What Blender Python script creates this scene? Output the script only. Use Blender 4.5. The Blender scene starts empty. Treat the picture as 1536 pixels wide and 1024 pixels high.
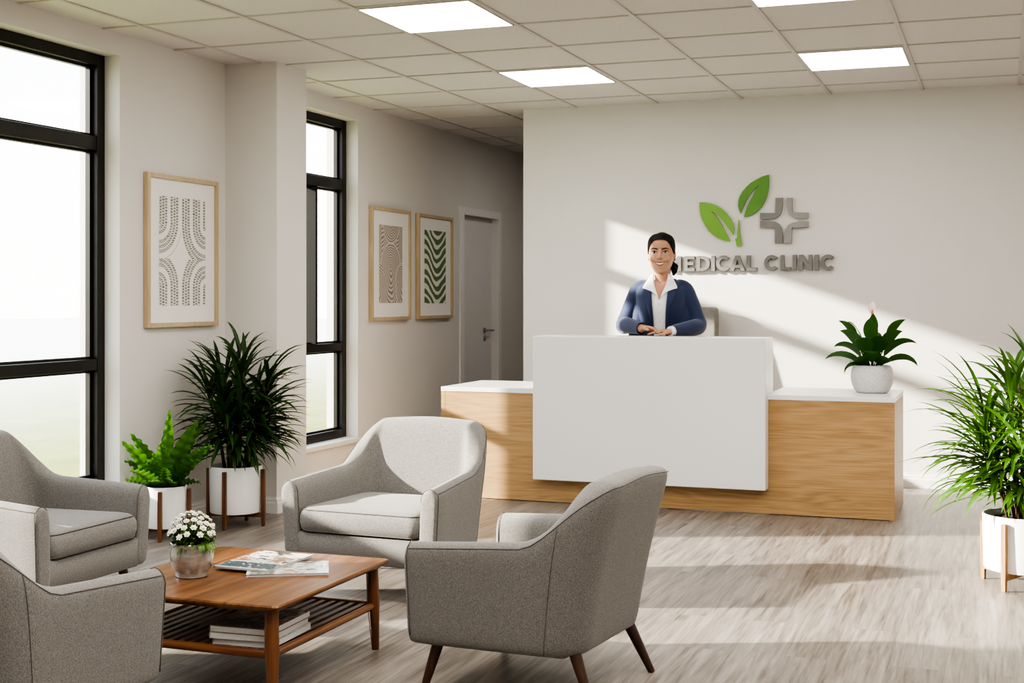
import bpy, bmesh, math, random
from mathutils import Vector, Matrix, noise
from mathutils.bvhtree import BVHTree

random.seed(7)
SC = bpy.context.scene
COL = SC.collection
PI = math.pi

# ---------------------------------------------------------------- helpers
def lerp(a, b, t):
    return a + (b - a) * t

def sstep(a, b, x):
    t = max(0.0, min(1.0, (x - a) / (b - a)))
    return t * t * (3 - 2 * t)

class MB:
    """collects shapes for one mesh"""
    def __init__(s):
        s.v = []
        s.f = []

    def add(s, vs, fs):
        b = len(s.v)
        s.v.extend([tuple(p) for p in vs])
        s.f.extend([tuple(i + b for i in q) for q in fs])
        return b

    def box(s, x0, x1, y0, y1, z0, z1):
        v = [(x0, y0, z0), (x1, y0, z0), (x1, y1, z0), (x0, y1, z0),
             (x0, y0, z1), (x1, y0, z1), (x1, y1, z1), (x0, y1, z1)]
        s.add(v, [(0, 3, 2, 1), (4, 5, 6, 7), (0, 1, 5, 4), (1, 2, 6, 5), (2, 3, 7, 6), (3, 0, 4, 7)])
        return s

    def rings(s, rings, cap0=True, cap1=True, closed=True):
        n = len(rings[0])
        b = len(s.v)
        for r in rings:
            s.v.extend([tuple(p) for p in r])
        for i in range(len(rings) - 1):
            for j in range(n if closed else n - 1):
                k = (j + 1) % n
                s.f.append((b + i * n + j, b + i * n + k, b + (i + 1) * n + k, b + (i + 1) * n + j))
        if cap0:
            s.f.append(tuple(b + j for j in reversed(range(n))))
        if cap1:
            s.f.append(tuple(b + (len(rings) - 1) * n + j for j in range(n)))
        return s

    def tube(s, pts, radii, n=10, cap=True, flat=1.0, up=None):
        pts = [Vector(p) for p in pts]
        if not hasattr(radii, '__len__'):
            radii = [radii] * len(pts)
        rs = []
        ref = Vector(up) if up else None
        prev = None
        for i, p in enumerate(pts):
            if i == 0:
                t = pts[1] - p
            elif i == len(pts) - 1:
                t = p - pts[i - 1]
            else:
                t = (pts[i + 1] - p).normalized() + (p - pts[i - 1]).normalized()
            t.normalize()
            if prev is None:
                a = ref or (Vector((0, 0, 1)) if abs(t.z) < 0.9 else Vector((1, 0, 0)))
            else:
                a = prev
            a = (a - t * a.dot(t))
            if a.length < 1e-6:
                a = t.orthogonal()
            a.normalize()
            prev = a
            c = t.cross(a)
            r = radii[i]
            rs.append([p + c * (r * math.cos(2 * PI * k / n)) + a * (r * flat * math.sin(2 * PI * k / n)) for k in range(n)])
        return s.rings(rs, cap, cap)

    def lathe(s, prof, n=40, c=(0, 0, 0), cap0=True, cap1=True):
        rs = []
        for (r, z) in prof:
            r = max(r, 1e-5)
            rs.append([(c[0] + r * math.cos(2 * PI * k / n), c[1] + r * math.sin(2 * PI * k / n), c[2] + z) for k in range(n)])
        return s.rings(rs, cap0, cap1)

    def ball(s, c, rx, ry=None, rz=None, n=16, m=10):
        ry = ry or rx
        rz = rz or rx
        rs = []
        for i in range(m + 1):
            a = -PI / 2 + PI * i / m
            k = max(math.cos(a), 0.002)
            rs.append([(c[0] + rx * k * math.cos(2 * PI * j / n), c[1] + ry * k * math.sin(2 * PI * j / n), c[2] + rz * math.sin(a)) for j in range(n)])
        return s.rings(rs)

    def prism(s, poly, a0, a1, axis='y'):
        """poly in (x,z) extruded along y, or (x,y) along z, or (y,z) along x"""
        def P(p, a):
            if axis == 'y':
                return (p[0], a, p[1])
            if axis == 'z':
                return (p[0], p[1], a)
            return (a, p[0], p[1])
        n = len(poly)
        s.add([P(p, a0) for p in poly] + [P(p, a1) for p in poly],
              [tuple(range(n)), tuple(reversed(range(n, 2 * n)))] +
              [(i, i + n, (i + 1) % n + n, (i + 1) % n) for i in range(n)])
        return s

    def build(s, name, mat, parent=None, smooth=35, bevel=0, bseg=2, subd=0, solid=0, xf=None):
        me = bpy.data.meshes.new(name)
        v = s.v if xf is None else [tuple(xf(p)) for p in s.v]
        me.from_pydata(v, [], s.f)
        bm = bmesh.new()
        bm.from_mesh(me)
        bmesh.ops.recalc_face_normals(bm, faces=bm.faces)
        bm.to_mesh(me)
        bm.free()
        return link(name, me, mat, parent, smooth, bevel, bseg, subd, solid)

def link(name, me, mat, parent=None, smooth=35, bevel=0, bseg=2, subd=0, solid=0):
    if mat is not None:
        me.materials.append(mat)
    if smooth:
        for p in me.polygons:
            p.use_smooth = True
        if smooth < 180:
            me.set_sharp_from_angle(angle=math.radians(smooth))
    me.update()
    o = bpy.data.objects.new(name, me)
    COL.objects.link(o)
    if parent is not None:
        o.parent = parent
    if solid:
        m = o.modifiers.new('solid', 'SOLIDIFY')
        m.thickness = solid
        m.offset = -1
    if bevel:
        m = o.modifiers.new('bevel', 'BEVEL')
        m.width = bevel
        m.segments = bseg
        m.limit_method = 'ANGLE'
        m.angle_limit = math.radians(40)
        m.harden_normals = False
    if subd:
        m = o.modifiers.new('sub', 'SUBSURF')
        m.levels = subd
        m.render_levels = subd
    return o

def tag(o, label=None, cat=None, group=None, kind=None):
    if label:
        o['label'] = label
    if cat:
        o['category'] = cat
    if group:
        o['group'] = group
    if kind:
        o['kind'] = kind
    return o

def thing(name, label, cat, loc=(0, 0, 0), rz=0, group=None, kind=None):
    o = bpy.data.objects.new(name, None)
    o.empty_display_size = 0.1
    COL.objects.link(o)
    o.location = loc
    o.rotation_euler = (0, 0, rz)
    return tag(o, label, cat, group, kind)

def dup(root, loc, rz, label, scale=None):
    r = root.copy()
    COL.objects.link(r)
    r.location = loc
    r.rotation_euler = (0, 0, rz)
    r['label'] = label
    if scale:
        r.scale = scale
    for ch in list(root.children):
        c = ch.copy()
        COL.objects.link(c)
        c.parent = r
        for g in list(ch.children):
            d = g.copy()
            COL.objects.link(d)
            d.parent = c
    return r

# ---------------------------------------------------------------- materials
def newmat(name):
    m = bpy.data.materials.new(name)
    m.use_nodes = True
    nt = m.node_tree
    b = nt.nodes['Principled BSDF']
    return m, nt, b

def N(nt, typ, **kw):
    n = nt.nodes.new(typ)
    for k, v in kw.items():
        if k.startswith('i_'):
            key = k[2:]
            n.inputs[int(key) if key.isdigit() else key.replace('_', ' ')].default_value = v
        else:
            setattr(n, k, v)
    return n

def coords(nt, scale=(1, 1, 1), loc=(0, 0, 0), rot=(0, 0, 0), kind='Object'):
    tc = N(nt, 'ShaderNodeTexCoord')
    mp = N(nt, 'ShaderNodeMapping')
    mp.inputs['Scale'].default_value = scale
    mp.inputs['Location'].default_value = loc
    mp.inputs['Rotation'].default_value = rot
    nt.links.new(tc.outputs[kind], mp.inputs['Vector'])
    return mp.outputs['Vector']

def ramp(nt, stops, fac, interp='LINEAR'):
    r = N(nt, 'ShaderNodeValToRGB')
    r.color_ramp.interpolation = interp
    e = r.color_ramp.elements
    while len(e) < len(stops):
        e.new(0.5)
    for el, (p, c) in zip(e, stops):
        el.position = p
        el.color = tuple(c) + (1,)
    nt.links.new(fac, r.inputs['Fac'])
    return r.outputs['Color']

def bump(nt, b, height, strength=0.2, dist=0.01):
    n = N(nt, 'ShaderNodeBump')
    n.inputs['Strength'].default_value = strength
    n.inputs['Distance'].default_value = dist
    nt.links.new(height, n.inputs['Height'])
    nt.links.new(n.outputs['Normal'], b.inputs['Normal'])

def mixc(nt, a, b_, fac, blend='MIX'):
    m = N(nt, 'ShaderNodeMix', data_type='RGBA', blend_type=blend)
    for sock, val in ((m.inputs[0], fac), (m.inputs[6], a), (m.inputs[7], b_)):
        if hasattr(val, 'links') or hasattr(val, 'is_linked'):
            nt.links.new(val, sock)
        elif isinstance(val, (int, float)):
            sock.default_value = val
        else:
            sock.default_value = tuple(val) + (1,)
    return m.outputs[2]

def plain(name, col, rough=0.5, var=0.04, scale=6, bmp=0.0, bscale=120, metal=0, spec=0.5, coat=0, sheen=0):
    m, nt, b = newmat(name)
    v = coords(nt)
    n = N(nt, 'ShaderNodeTexNoise', i_Scale=scale, i_Detail=4.0)
    nt.links.new(v, n.inputs['Vector'])
    lo = [c * (1 - var) for c in col]
    hi = [min(1, c * (1 + var)) for c in col]
    nt.links.new(ramp(nt, [(0.3, lo), (0.7, hi)], n.outputs['Fac']), b.inputs['Base Color'])
    b.inputs['Roughness'].default_value = rough
    b.inputs['Metallic'].default_value = metal
    b.inputs['Specular IOR Level'].default_value = spec
    b.inputs['Coat Weight'].default_value = coat
    b.inputs['Sheen Weight'].default_value = sheen
    if bmp:
        n2 = N(nt, 'ShaderNodeTexNoise', i_Scale=bscale, i_Detail=3.0)
        nt.links.new(v, n2.inputs['Vector'])
        bump(nt, b, n2.outputs['Fac'], bmp, 0.003)
    return m

def wood(name, dark, mid, light, scale=(1, 14, 14), rough=0.4, fine=60, rings=7.0, contrast=1.0, loc=(0, 0, 0)):
    """grain runs along the axis with the small scale"""
    m, nt, b = newmat(name)
    v = coords(nt, scale, loc)
    n = N(nt, 'ShaderNodeTexNoise', i_Scale=0.9, i_Detail=3.0, i_Roughness=0.45, i_Distortion=0.3)
    nt.links.new(v, n.inputs['Vector'])
    mul = N(nt, 'ShaderNodeMath', operation='MULTIPLY')
    mul.inputs[1].default_value = rings
    nt.links.new(n.outputs['Fac'], mul.inputs[0])
    fr = N(nt, 'ShaderNodeMath', operation='PINGPONG')
    fr.inputs[1].default_value = 0.5
    nt.links.new(mul.outputs[0], fr.inputs[0])
    v2 = coords(nt, tuple(s * (1.5 if s < 5 else 5) for s in scale), loc)
    n2 = N(nt, 'ShaderNodeTexNoise', i_Scale=3.0, i_Detail=5.0, i_Roughness=0.6)
    nt.links.new(v2, n2.inputs['Vector'])
    v3 = coords(nt, tuple(s * 0.35 for s in scale), loc)
    n3 = N(nt, 'ShaderNodeTexNoise', i_Scale=1.0, i_Detail=2.0)
    nt.links.new(v3, n3.inputs['Vector'])
    a = N(nt, 'ShaderNodeMath', operation='MULTIPLY_ADD')
    a.inputs[1].default_value = 0.7 * contrast
    nt.links.new(fr.outputs[0], a.inputs[0])
    nt.links.new(n2.outputs['Fac'], a.inputs[2])
    a2 = N(nt, 'ShaderNodeMath', operation='MULTIPLY_ADD')
    a2.inputs[1].default_value = 0.8
    nt.links.new(n3.outputs['Fac'], a2.inputs[0])
    nt.links.new(a.outputs[0], a2.inputs[2])
    c = ramp(nt, [(0.62, dark), (0.98, mid), (1.35 / 1.5, light)] if False else [(0.0, dark), (0.5, mid), (1.0, light)],
             remap(nt, a2.outputs[0], 0.75, 1.4))
    nt.links.new(c, b.inputs['Base Color'])
    b.inputs['Roughness'].default_value = rough
    bump(nt, b, n2.outputs['Fac'], 0.06, 0.002)
    return m

def remap(nt, sock, a, b_):
    r = N(nt, 'ShaderNodeMapRange')
    r.inputs['From Min'].default_value = a
    r.inputs['From Max'].default_value = b_
    nt.links.new(sock, r.inputs['Value'])
    return r.outputs['Result']

def remap2(nt, sock, a, b_):
    r = N(nt, 'ShaderNodeMapRange')
    r.inputs['To Min'].default_value = a
    r.inputs['To Max'].default_value = b_
    nt.links.new(sock, r.inputs['Value'])
    return r.outputs['Result']
def emat(name, col, strength):
    m, nt, b = newmat(name)
    b.inputs['Base Color'].default_value = (0.9, 0.9, 0.9, 1)
    b.inputs['Emission Color'].default_value = tuple(col) + (1,)
    b.inputs['Emission Strength'].default_value = strength
    return m

def vcol(name, rough=0.6, spec=0.4, coat=0.0):
    m, nt, b = newmat(name)
    a = N(nt, 'ShaderNodeAttribute', attribute_name='Col')
    nt.links.new(a.outputs['Color'], b.inputs['Base Color'])
    b.inputs['Roughness'].default_value = rough
    b.inputs['Specular IOR Level'].default_value = spec
    b.inputs['Coat Weight'].default_value = coat
    return m

M = {}
M['wall'] = plain('wall_paint', (0.69, 0.665, 0.63), 0.75, 0.012, 3, 0.06, 220, spec=0.25)
M['ceil_bar'] = plain('ceiling_bar', (0.56, 0.53, 0.50), 0.5, 0.02)
M['white_paint'] = plain('white_paint', (0.78, 0.76, 0.74), 0.4, 0.012, 4)
M['door'] = plain('door_paint', (0.72, 0.70, 0.68), 0.4, 0.015, 4)
M['lacquer'] = plain('white_lacquer', (0.80, 0.79, 0.785), 0.3, 0.006, 2)
M['counter'] = plain('white_counter', (0.84, 0.835, 0.83), 0.22, 0.006, 2)
M['frame'] = plain('dark_bronze_frame', (0.018, 0.016, 0.014), 0.38, 0.15, 8, metal=0.3)
M['pot'] = plain('white_planter', (0.80, 0.79, 0.775), 0.35, 0.01, 4)
M['soil'] = plain('potting_soil', (0.035, 0.024, 0.016), 0.95, 0.5, 60, 0.8, 90)
M['steel'] = plain('brushed_steel', (0.42, 0.41, 0.39), 0.36, 0.08, 20, metal=1)
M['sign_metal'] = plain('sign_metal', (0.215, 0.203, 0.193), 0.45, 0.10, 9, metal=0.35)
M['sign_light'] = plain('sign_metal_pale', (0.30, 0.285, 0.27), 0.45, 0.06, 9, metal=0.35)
M['sign_green'] = plain('sign_green', (0.165, 0.36, 0.045), 0.42, 0.10, 5)
M['sign_green_dark'] = plain('sign_green_dark', (0.10, 0.25, 0.035), 0.42, 0.12, 5)
M['bark'] = plain('cane_bark', (0.10, 0.065, 0.035), 0.8, 0.4, 40, 0.4, 80)
M['skin'] = plain('skin', (0.46, 0.245, 0.15), 0.48, 0.05, 12, 0.03, 300)
M['lip'] = plain('lip', (0.30, 0.085, 0.07), 0.4, 0.05)
M['teeth'] = plain('teeth', (0.80, 0.76, 0.70), 0.25, 0.02)
M['sclera'] = plain('eye_white', (0.70, 0.66, 0.62), 0.2, 0.02)
M['iris'] = plain('eye_iris', (0.02, 0.011, 0.007), 0.1, 0.1)
M['hair'] = plain('dark_hair', (0.008, 0.0055, 0.0045), 0.55, 0.4, 30, 0.25, 90, spec=0.2)
M['navy'] = plain('navy_cloth', (0.011, 0.023, 0.075), 0.75, 0.10, 14, 0.2, 320, sheen=0.3)
M['shirt'] = plain('white_shirt', (0.82, 0.82, 0.82), 0.7, 0.02, 14, 0.1, 200)
M['shoe'] = plain('black_shoe', (0.012, 0.011, 0.011), 0.35, 0.1)
M['taskchair'] = plain('task_chair_fabric', (0.21, 0.195, 0.175), 0.8, 0.07, 30, 0.25, 260)
M['stile'] = plain('dark_stile', (0.006, 0.0055, 0.005), 0.6, 0.1, spec=0.2)
M['black'] = plain('black_plastic', (0.02, 0.02, 0.02), 0.45, 0.1)
M['speckle'] = plain('speckled_stoneware', (0.62, 0.61, 0.60), 0.45, 0.12, 90)
M['art_frame'] = wood('pale_frame_wood', (0.44, 0.335, 0.20), (0.54, 0.425, 0.27), (0.61, 0.49, 0.325), (8, 8, 1.2), 0.5, contrast=0.5)
M['paper'] = plain('mat_board', (0.82, 0.80, 0.765), 0.85, 0.008, 5)
M['page'] = plain('page_edges', (0.60, 0.58, 0.55), 0.8, 0.08, 200)
M['oak_x'] = wood('oak_veneer', (0.325, 0.190, 0.080), (0.445, 0.278, 0.125), (0.525, 0.345, 0.168), (0.75, 5, 9), 0.42, rings=12, contrast=0.7, loc=(3.1, 0, 7.3))
M['walnut'] = wood('walnut_stand', (0.07, 0.026, 0.011), (0.125, 0.05, 0.021), (0.18, 0.078, 0.033), (10, 10, 1), 0.38)
M['leg_wood'] = wood('walnut_leg', (0.030, 0.012, 0.007), (0.055, 0.022, 0.012), (0.085, 0.036, 0.019), (12, 12, 1), 0.35)
M['stand_oak'] = wood('oak_stand', (0.24, 0.125, 0.046), (0.35, 0.195, 0.080), (0.43, 0.255, 0.11), (10, 10, 1), 0.4)
M['teak_y'] = wood('teak_top', (0.080, 0.031, 0.010), (0.160, 0.066, 0.022), (0.235, 0.108, 0.038), (11, 0.9, 11), 0.30, rings=6)
M['teak_x'] = wood('teak_rail', (0.095, 0.033, 0.012), (0.165, 0.060, 0.021), (0.22, 0.09, 0.033), (0.9, 11, 11), 0.32)
M['teak_z'] = wood('teak_leg', (0.08, 0.028, 0.011), (0.135, 0.049, 0.018), (0.19, 0.075, 0.028), (11, 11, 0.9), 0.32)
M['slat'] = wood('dark_slat', (0.035, 0.014, 0.007), (0.065, 0.026, 0.012), (0.10, 0.042, 0.019), (11, 0.9, 11), 0.35)

def fabric():
    m, nt, b = newmat('heather_fabric')
    v = coords(nt)
    n = N(nt, 'ShaderNodeTexNoise', i_Scale=420.0, i_Detail=1.0)
    nt.links.new(v, n.inputs['Vector'])
    n1 = N(nt, 'ShaderNodeTexNoise', i_Scale=230.0, i_Detail=2.0)
    nt.links.new(v, n1.inputs['Vector'])
    n2 = N(nt, 'ShaderNodeTexNoise', i_Scale=3.0, i_Detail=2.0)
    nt.links.new(v, n2.inputs['Vector'])
    a = N(nt, 'ShaderNodeMath', operation='ADD')
    nt.links.new(n.outputs['Fac'], a.inputs[0])
    nt.links.new(n1.outputs['Fac'], a.inputs[1])
    c = ramp(nt, [(0.0, (0.112, 0.106, 0.097)), (0.5, (0.182, 0.173, 0.159)), (1.0, (0.265, 0.254, 0.235))], remap(nt, a.outputs[0], 0.72, 1.28))
    c = mixc(nt, c, (0.175, 0.166, 0.152), remap2(nt, n2.outputs['Fac'], 0.1, 0.35))
    nt.links.new(c, b.inputs['Base Color'])
    b.inputs['Roughness'].default_value = 0.92
    b.inputs['Specular IOR Level'].default_value = 0.2
    b.inputs['Sheen Weight'].default_value = 0.2
    bump(nt, b, a.outputs[0], 0.25, 0.002)
    return m
M['fabric'] = fabric()
M['seam'] = plain('seam_piping', (0.10, 0.092, 0.081), 0.9, 0.08, 60)

def floor_mat():
    m, nt, b = newmat('grey_oak_plank')
    tc = N(nt, 'ShaderNodeTexCoord')
    sep = N(nt, 'ShaderNodeSeparateXYZ')
    nt.links.new(tc.outputs['Object'], sep.inputs[0])
    cmb = N(nt, 'ShaderNodeCombineXYZ')
    nt.links.new(sep.outputs['Y'], cmb.inputs['X'])
    nt.links.new(sep.outputs['X'], cmb.inputs['Y'])
    br = N(nt, 'ShaderNodeTexBrick', offset=0.37, offset_frequency=2)
    br.inputs['Color1'].default_value = (0.0, 0, 0, 1)
    br.inputs['Color2'].default_value = (1, 1, 1, 1)
    br.inputs['Mortar'].default_value = (0.5, 0.5, 0.5, 1)
    br.inputs['Scale'].default_value = 1.0
    br.inputs['Mortar Size'].default_value = 0.0012
    br.inputs['Mortar Smooth'].default_value = 0.2
    br.inputs['Brick Width'].default_value = 1.35
    br.inputs['Row Height'].default_value = 0.19
    nt.links.new(cmb.outputs[0], br.inputs['Vector'])
    # per-plank offset of the grain
    off = N(nt, 'ShaderNodeVectorMath', operation='MULTIPLY_ADD')
    nt.links.new(br.outputs['Color'], off.inputs[0])
    off.inputs[1].default_value = (9.0, 17.0, 5.0)
    nt.links.new(tc.outputs['Object'], off.inputs[2])
    mp = N(nt, 'ShaderNodeMapping')
    mp.inputs['Scale'].default_value = (26, 1.6, 1)
    nt.links.new(off.outputs[0], mp.inputs['Vector'])
    g = N(nt, 'ShaderNodeTexNoise', i_Scale=1.0, i_Detail=6.0, i_Roughness=0.62, i_Distortion=0.6)
    nt.links.new(mp.outputs[0], g.inputs['Vector'])
    mp2 = N(nt, 'ShaderNodeMapping')
    mp2.inputs['Scale'].default_value = (90, 4.0, 1)
    nt.links.new(off.outputs[0], mp2.inputs['Vector'])
    g2 = N(nt, 'ShaderNodeTexNoise', i_Scale=1.0, i_Detail=4.0, i_Roughness=0.6)
    nt.links.new(mp2.outputs[0], g2.inputs['Vector'])
    a = N(nt, 'ShaderNodeMath', operation='MULTIPLY_ADD')
    a.inputs[1].default_value = 0.55
    nt.links.new(g2.outputs['Fac'], a.inputs[0])
    nt.links.new(g.outputs['Fac'], a.inputs[2])
    c = ramp(nt, [(0.0, (0.092, 0.075, 0.062)), (0.42, (0.22, 0.187, 0.160)), (1.0, (0.365, 0.322, 0.282))], remap(nt, a.outputs[0], 0.54, 1.02))
    sepc = N(nt, 'ShaderNodeSeparateColor')
    nt.links.new(br.outputs['Color'], sepc.inputs[0])
    tint = ramp(nt, [(0.0, (0.80, 0.80, 0.80)), (1.0, (1.0, 1.0, 1.0))], sepc.outputs[0])
    c = mixc(nt, c, tint, 1.0, 'MULTIPLY')
    c = mixc(nt, c, (0.20, 0.17, 0.145), br.outputs['Fac'])
    nt.links.new(c, b.inputs['Base Color'])
    nt.links.new(remap2(nt, g.outputs['Fac'], 0.30, 0.46), b.inputs['Roughness'])
    b.inputs['Specular IOR Level'].default_value = 0.45
    bump(nt, b, a.outputs[0], 0.08, 0.002)
    return m

M['floor'] = floor_mat()

def ceil_mat():
    m, nt, b = newmat('mineral_ceiling_tile')
    v = coords(nt)
    n = N(nt, 'ShaderNodeTexNoise', i_Scale=130.0, i_Detail=3.0, i_Roughness=0.7)
    nt.links.new(v, n.inputs['Vector'])
    c = ramp(nt, [(0.25, (0.60, 0.57, 0.54)), (0.6, (0.72, 0.69, 0.66))], n.outputs['Fac'])
    nt.links.new(c, b.inputs['Base Color'])
    b.inputs['Roughness'].default_value = 0.95
    b.inputs['Specular IOR Level'].default_value = 0.1
    bump(nt, b, n.outputs['Fac'], 0.35, 0.004)
    return m
M['ceiling'] = ceil_mat()

def glass_mat():
    m = bpy.data.materials.new('window_glass')
    m.use_nodes = True
    nt = m.node_tree
    nt.nodes.clear()
    out = N(nt, 'ShaderNodeOutputMaterial')
    mix = N(nt, 'ShaderNodeMixShader')
    tr = N(nt, 'ShaderNodeBsdfTransparent')
    tr.inputs['Color'].default_value = (0.97, 0.985, 0.98, 1)
    gl = N(nt, 'ShaderNodeBsdfGlossy')
    gl.inputs['Roughness'].default_value = 0.02
    v = coords(nt)
    n = N(nt, 'ShaderNodeTexNoise', i_Scale=0.8)
    nt.links.new(v, n.inputs['Vector'])
    nt.links.new(remap2(nt, n.outputs['Fac'], 0.03, 0.05), mix.inputs['Fac'])
    nt.links.new(tr.outputs[0], mix.inputs[1])
    nt.links.new(gl.outputs[0], mix.inputs[2])
    nt.links.new(mix.outputs[0], out.inputs['Surface'])
    return m
M['glass'] = glass_mat()

def leaf_mat(name, dark, light, scale=3.0, rough=0.38, trans=0.25):
    m, nt, b = newmat(name)
    v = coords(nt)
    n = N(nt, 'ShaderNodeTexNoise', i_Scale=scale * 4, i_Detail=2.0)
    nt.links.new(v, n.inputs['Vector'])
    a = N(nt, 'ShaderNodeAttribute', attribute_name='Col')
    c = ramp(nt, [(0.0, dark), (1.0, light)], a.outputs['Fac'])
    c2 = mixc(nt, c, (0.0, 0.0, 0.0), remap2(nt, n.outputs['Fac'], 0.25, 0.0))
    nt.links.new(c2, b.inputs['Base Color'])
    b.inputs['Roughness'].default_value = rough
    b.inputs['Specular IOR Level'].default_value = 0.4
    out = nt.nodes['Material Output']
    tl = N(nt, 'ShaderNodeBsdfTranslucent')
    nt.links.new(mixc(nt, c, (1.0, 1.0, 0.4), 0.6, 'MULTIPLY'), tl.inputs['Color'])
    mx = N(nt, 'ShaderNodeMixShader')
    mx.inputs[0].default_value = trans
    nt.links.new(b.outputs[0], mx.inputs[1])
    nt.links.new(tl.outputs[0], mx.inputs[2])
    nt.links.new(mx.outputs[0], out.inputs['Surface'])
    return m
M['palm_leaf'] = leaf_mat('palm_leaf', (0.015, 0.043, 0.014), (0.050, 0.125, 0.026))
M['palm_bright'] = leaf_mat('palm_leaf_bright', (0.012, 0.042, 0.010), (0.11, 0.26, 0.030), trans=0.3)
M['fern_leaf'] = leaf_mat('fern_leaf', (0.014, 0.060, 0.009), (0.10, 0.27, 0.026), trans=0.35)
M['lily_leaf'] = leaf_mat('broad_leaf', (0.020, 0.072, 0.014), (0.07, 0.20, 0.036))
M['herb_leaf'] = leaf_mat('herb_leaf', (0.03, 0.08, 0.012), (0.14, 0.27, 0.04))
M['petal'] = plain('white_petal', (0.80, 0.78, 0.64), 0.6, 0.08, 60)
M['petal_eye'] = plain('flower_centre', (0.52, 0.50, 0.16), 0.7, 0.1)
M['spike'] = plain('flower_spike', (0.48, 0.16, 0.06), 0.6, 0.15, 60)
M['spathe'] = plain('pale_spathe', (0.80, 0.66, 0.60), 0.6, 0.05)

def silver_mat():
    m, nt, b = newmat('silvery_glaze')
    v = coords(nt, (1, 1, 3))
    n = N(nt, 'ShaderNodeTexNoise', i_Scale=14.0, i_Detail=4.0, i_Distortion=0.6)
    nt.links.new(v, n.inputs['Vector'])
    nt.links.new(ramp(nt, [(0.3, (0.30, 0.27, 0.24)), (0.6, (0.52, 0.49, 0.45)), (0.8, (0.62, 0.59, 0.55))], n.outputs['Fac']), b.inputs['Base Color'])
    b.inputs['Roughness'].default_value = 0.22
    b.inputs['Metallic'].default_value = 0.55
    b.inputs['Coat Weight'].default_value = 0.4
    return m
M['silver'] = silver_mat()

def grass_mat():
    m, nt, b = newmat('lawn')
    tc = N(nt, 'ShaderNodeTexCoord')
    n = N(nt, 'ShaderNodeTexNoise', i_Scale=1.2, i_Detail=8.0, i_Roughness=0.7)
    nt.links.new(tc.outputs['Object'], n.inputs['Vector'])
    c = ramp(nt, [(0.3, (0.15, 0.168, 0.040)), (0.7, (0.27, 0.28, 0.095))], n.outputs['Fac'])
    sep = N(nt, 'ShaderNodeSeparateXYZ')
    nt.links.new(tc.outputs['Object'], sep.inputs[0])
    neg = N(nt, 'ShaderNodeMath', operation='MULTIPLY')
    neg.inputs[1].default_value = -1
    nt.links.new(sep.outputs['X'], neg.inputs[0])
    c = mixc(nt, c, (0.60, 0.59, 0.55), remap(nt, neg.outputs[0], 6.0, 19.0))  # paler with distance: far paving plus white haze painted into the colour
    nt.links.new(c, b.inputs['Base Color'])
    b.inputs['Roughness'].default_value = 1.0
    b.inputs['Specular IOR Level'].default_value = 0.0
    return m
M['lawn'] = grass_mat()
M['light_on'] = emat('light_diffuser', (1.0, 0.975, 0.94), 9.0)

# ---------------------------------------------------------------- room shell
XL, XO = -4.48, -4.74          # inner and outer face of the window wall
YB = 9.55                      # logo wall
ZC = 2.725
XR, YF = 2.9, -2.6

def struct(name, mb, mat, parent=None, **kw):
    o = mb.build(name, M[mat], parent, **kw)
    if parent is None:
        tag(o, kind='structure')
    return o

def labelled(o, label, cat):
    o['label'] = label
    o['category'] = cat
    return o

labelled(struct('floor', MB().box(XO, XR, YF, 12.65, -0.12, 0), 'floor', smooth=0), 'grey-brown wood plank floor with sunlight falling across it', 'floor')
labelled(struct('ceiling', MB().box(XO, XR, YF, 12.65, ZC + 0.006, ZC + 0.15), 'ceiling', smooth=0), 'pale speckled mineral-tile suspended ceiling over the lobby', 'ceiling')
g = MB()
for k in range(-7, 6):
    x = 0.10 + 0.62 * k
    g.box(x - 0.012, x + 0.012, YF, YB if x > -3.42 else 12.5, ZC - 0.002, ZC + 0.008)
for k in range(-13, 11):
    y = 5.90 + 0.65 * k
    x1 = XR if y < YB else -3.3
    g.box(XL, x1, y - 0.009, y + 0.009, ZC - 0.001, ZC + 0.008)
labelled(struct('trim_1', g, 'ceil_bar', smooth=0), 'thin metal grid bars between the ceiling tiles', 'ceiling grid')

W1 = (3.36, 6.042)
W2 = (7.345, 8.882)
WZ = (0.262, 2.612)
D = (10.93, 11.79)
DZ = 2.045
w = MB()
ys = [YF, W1[0], W1[1], W2[0], W2[1], D[0], D[1], 12.65]
for a, b in ((YF, W1[0]), (W1[1], W2[0]), (W2[1], D[0]), (D[1], 12.65)):
    w.box(XO, XL, a, b, 0, ZC + 0.006)
for a, b in (W1, W2):
    w.box(XO, XL, a, b, 0, WZ[0])
    w.box(XO, XL, a, b, WZ[1], ZC + 0.006)
w.box(XO, XL, D[0], D[1], DZ, ZC + 0.006)
w.box(XO, XL - 0.13, D[0], D[1], 0, DZ)
labelled(struct('wall_left', w, 'wall', smooth=0), 'pale greige window wall on the left side of the lobby', 'wall')
labelled(struct('wall_back', MB().box(-3.42, XR, YB, YB + 0.14, 0, ZC + 0.006), 'wall', smooth=0), 'wide pale wall behind the reception desk with the clinic emblem', 'wall')
labelled(struct('wall_corridor', MB().box(XO, XR, 12.5, 12.65, 0, ZC + 0.006), 'wall', smooth=0), 'shadowed end wall of the corridor beyond the desk', 'wall')
labelled(struct('wall_right', MB().box(XR, XR + 0.15, YF, 12.65, 0, ZC + 0.006), 'wall', smooth=0), 'pale wall on the right side outside the picture', 'wall')
labelled(struct('wall_front', MB().box(XO, XR + 0.15, YF - 0.15, YF, 0, ZC + 0.15), 'wall', smooth=0), 'plain unseen wall added behind the viewer to cut front light', 'wall')  # added out of view to reduce fill light from behind the camera
labelled(struct('wall_column', MB().box(XL, -4.12, 7.085, 7.45, 0, ZC + 0.006), 'wall', smooth=0), 'square pale column standing between the two windows', 'column')

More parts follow.
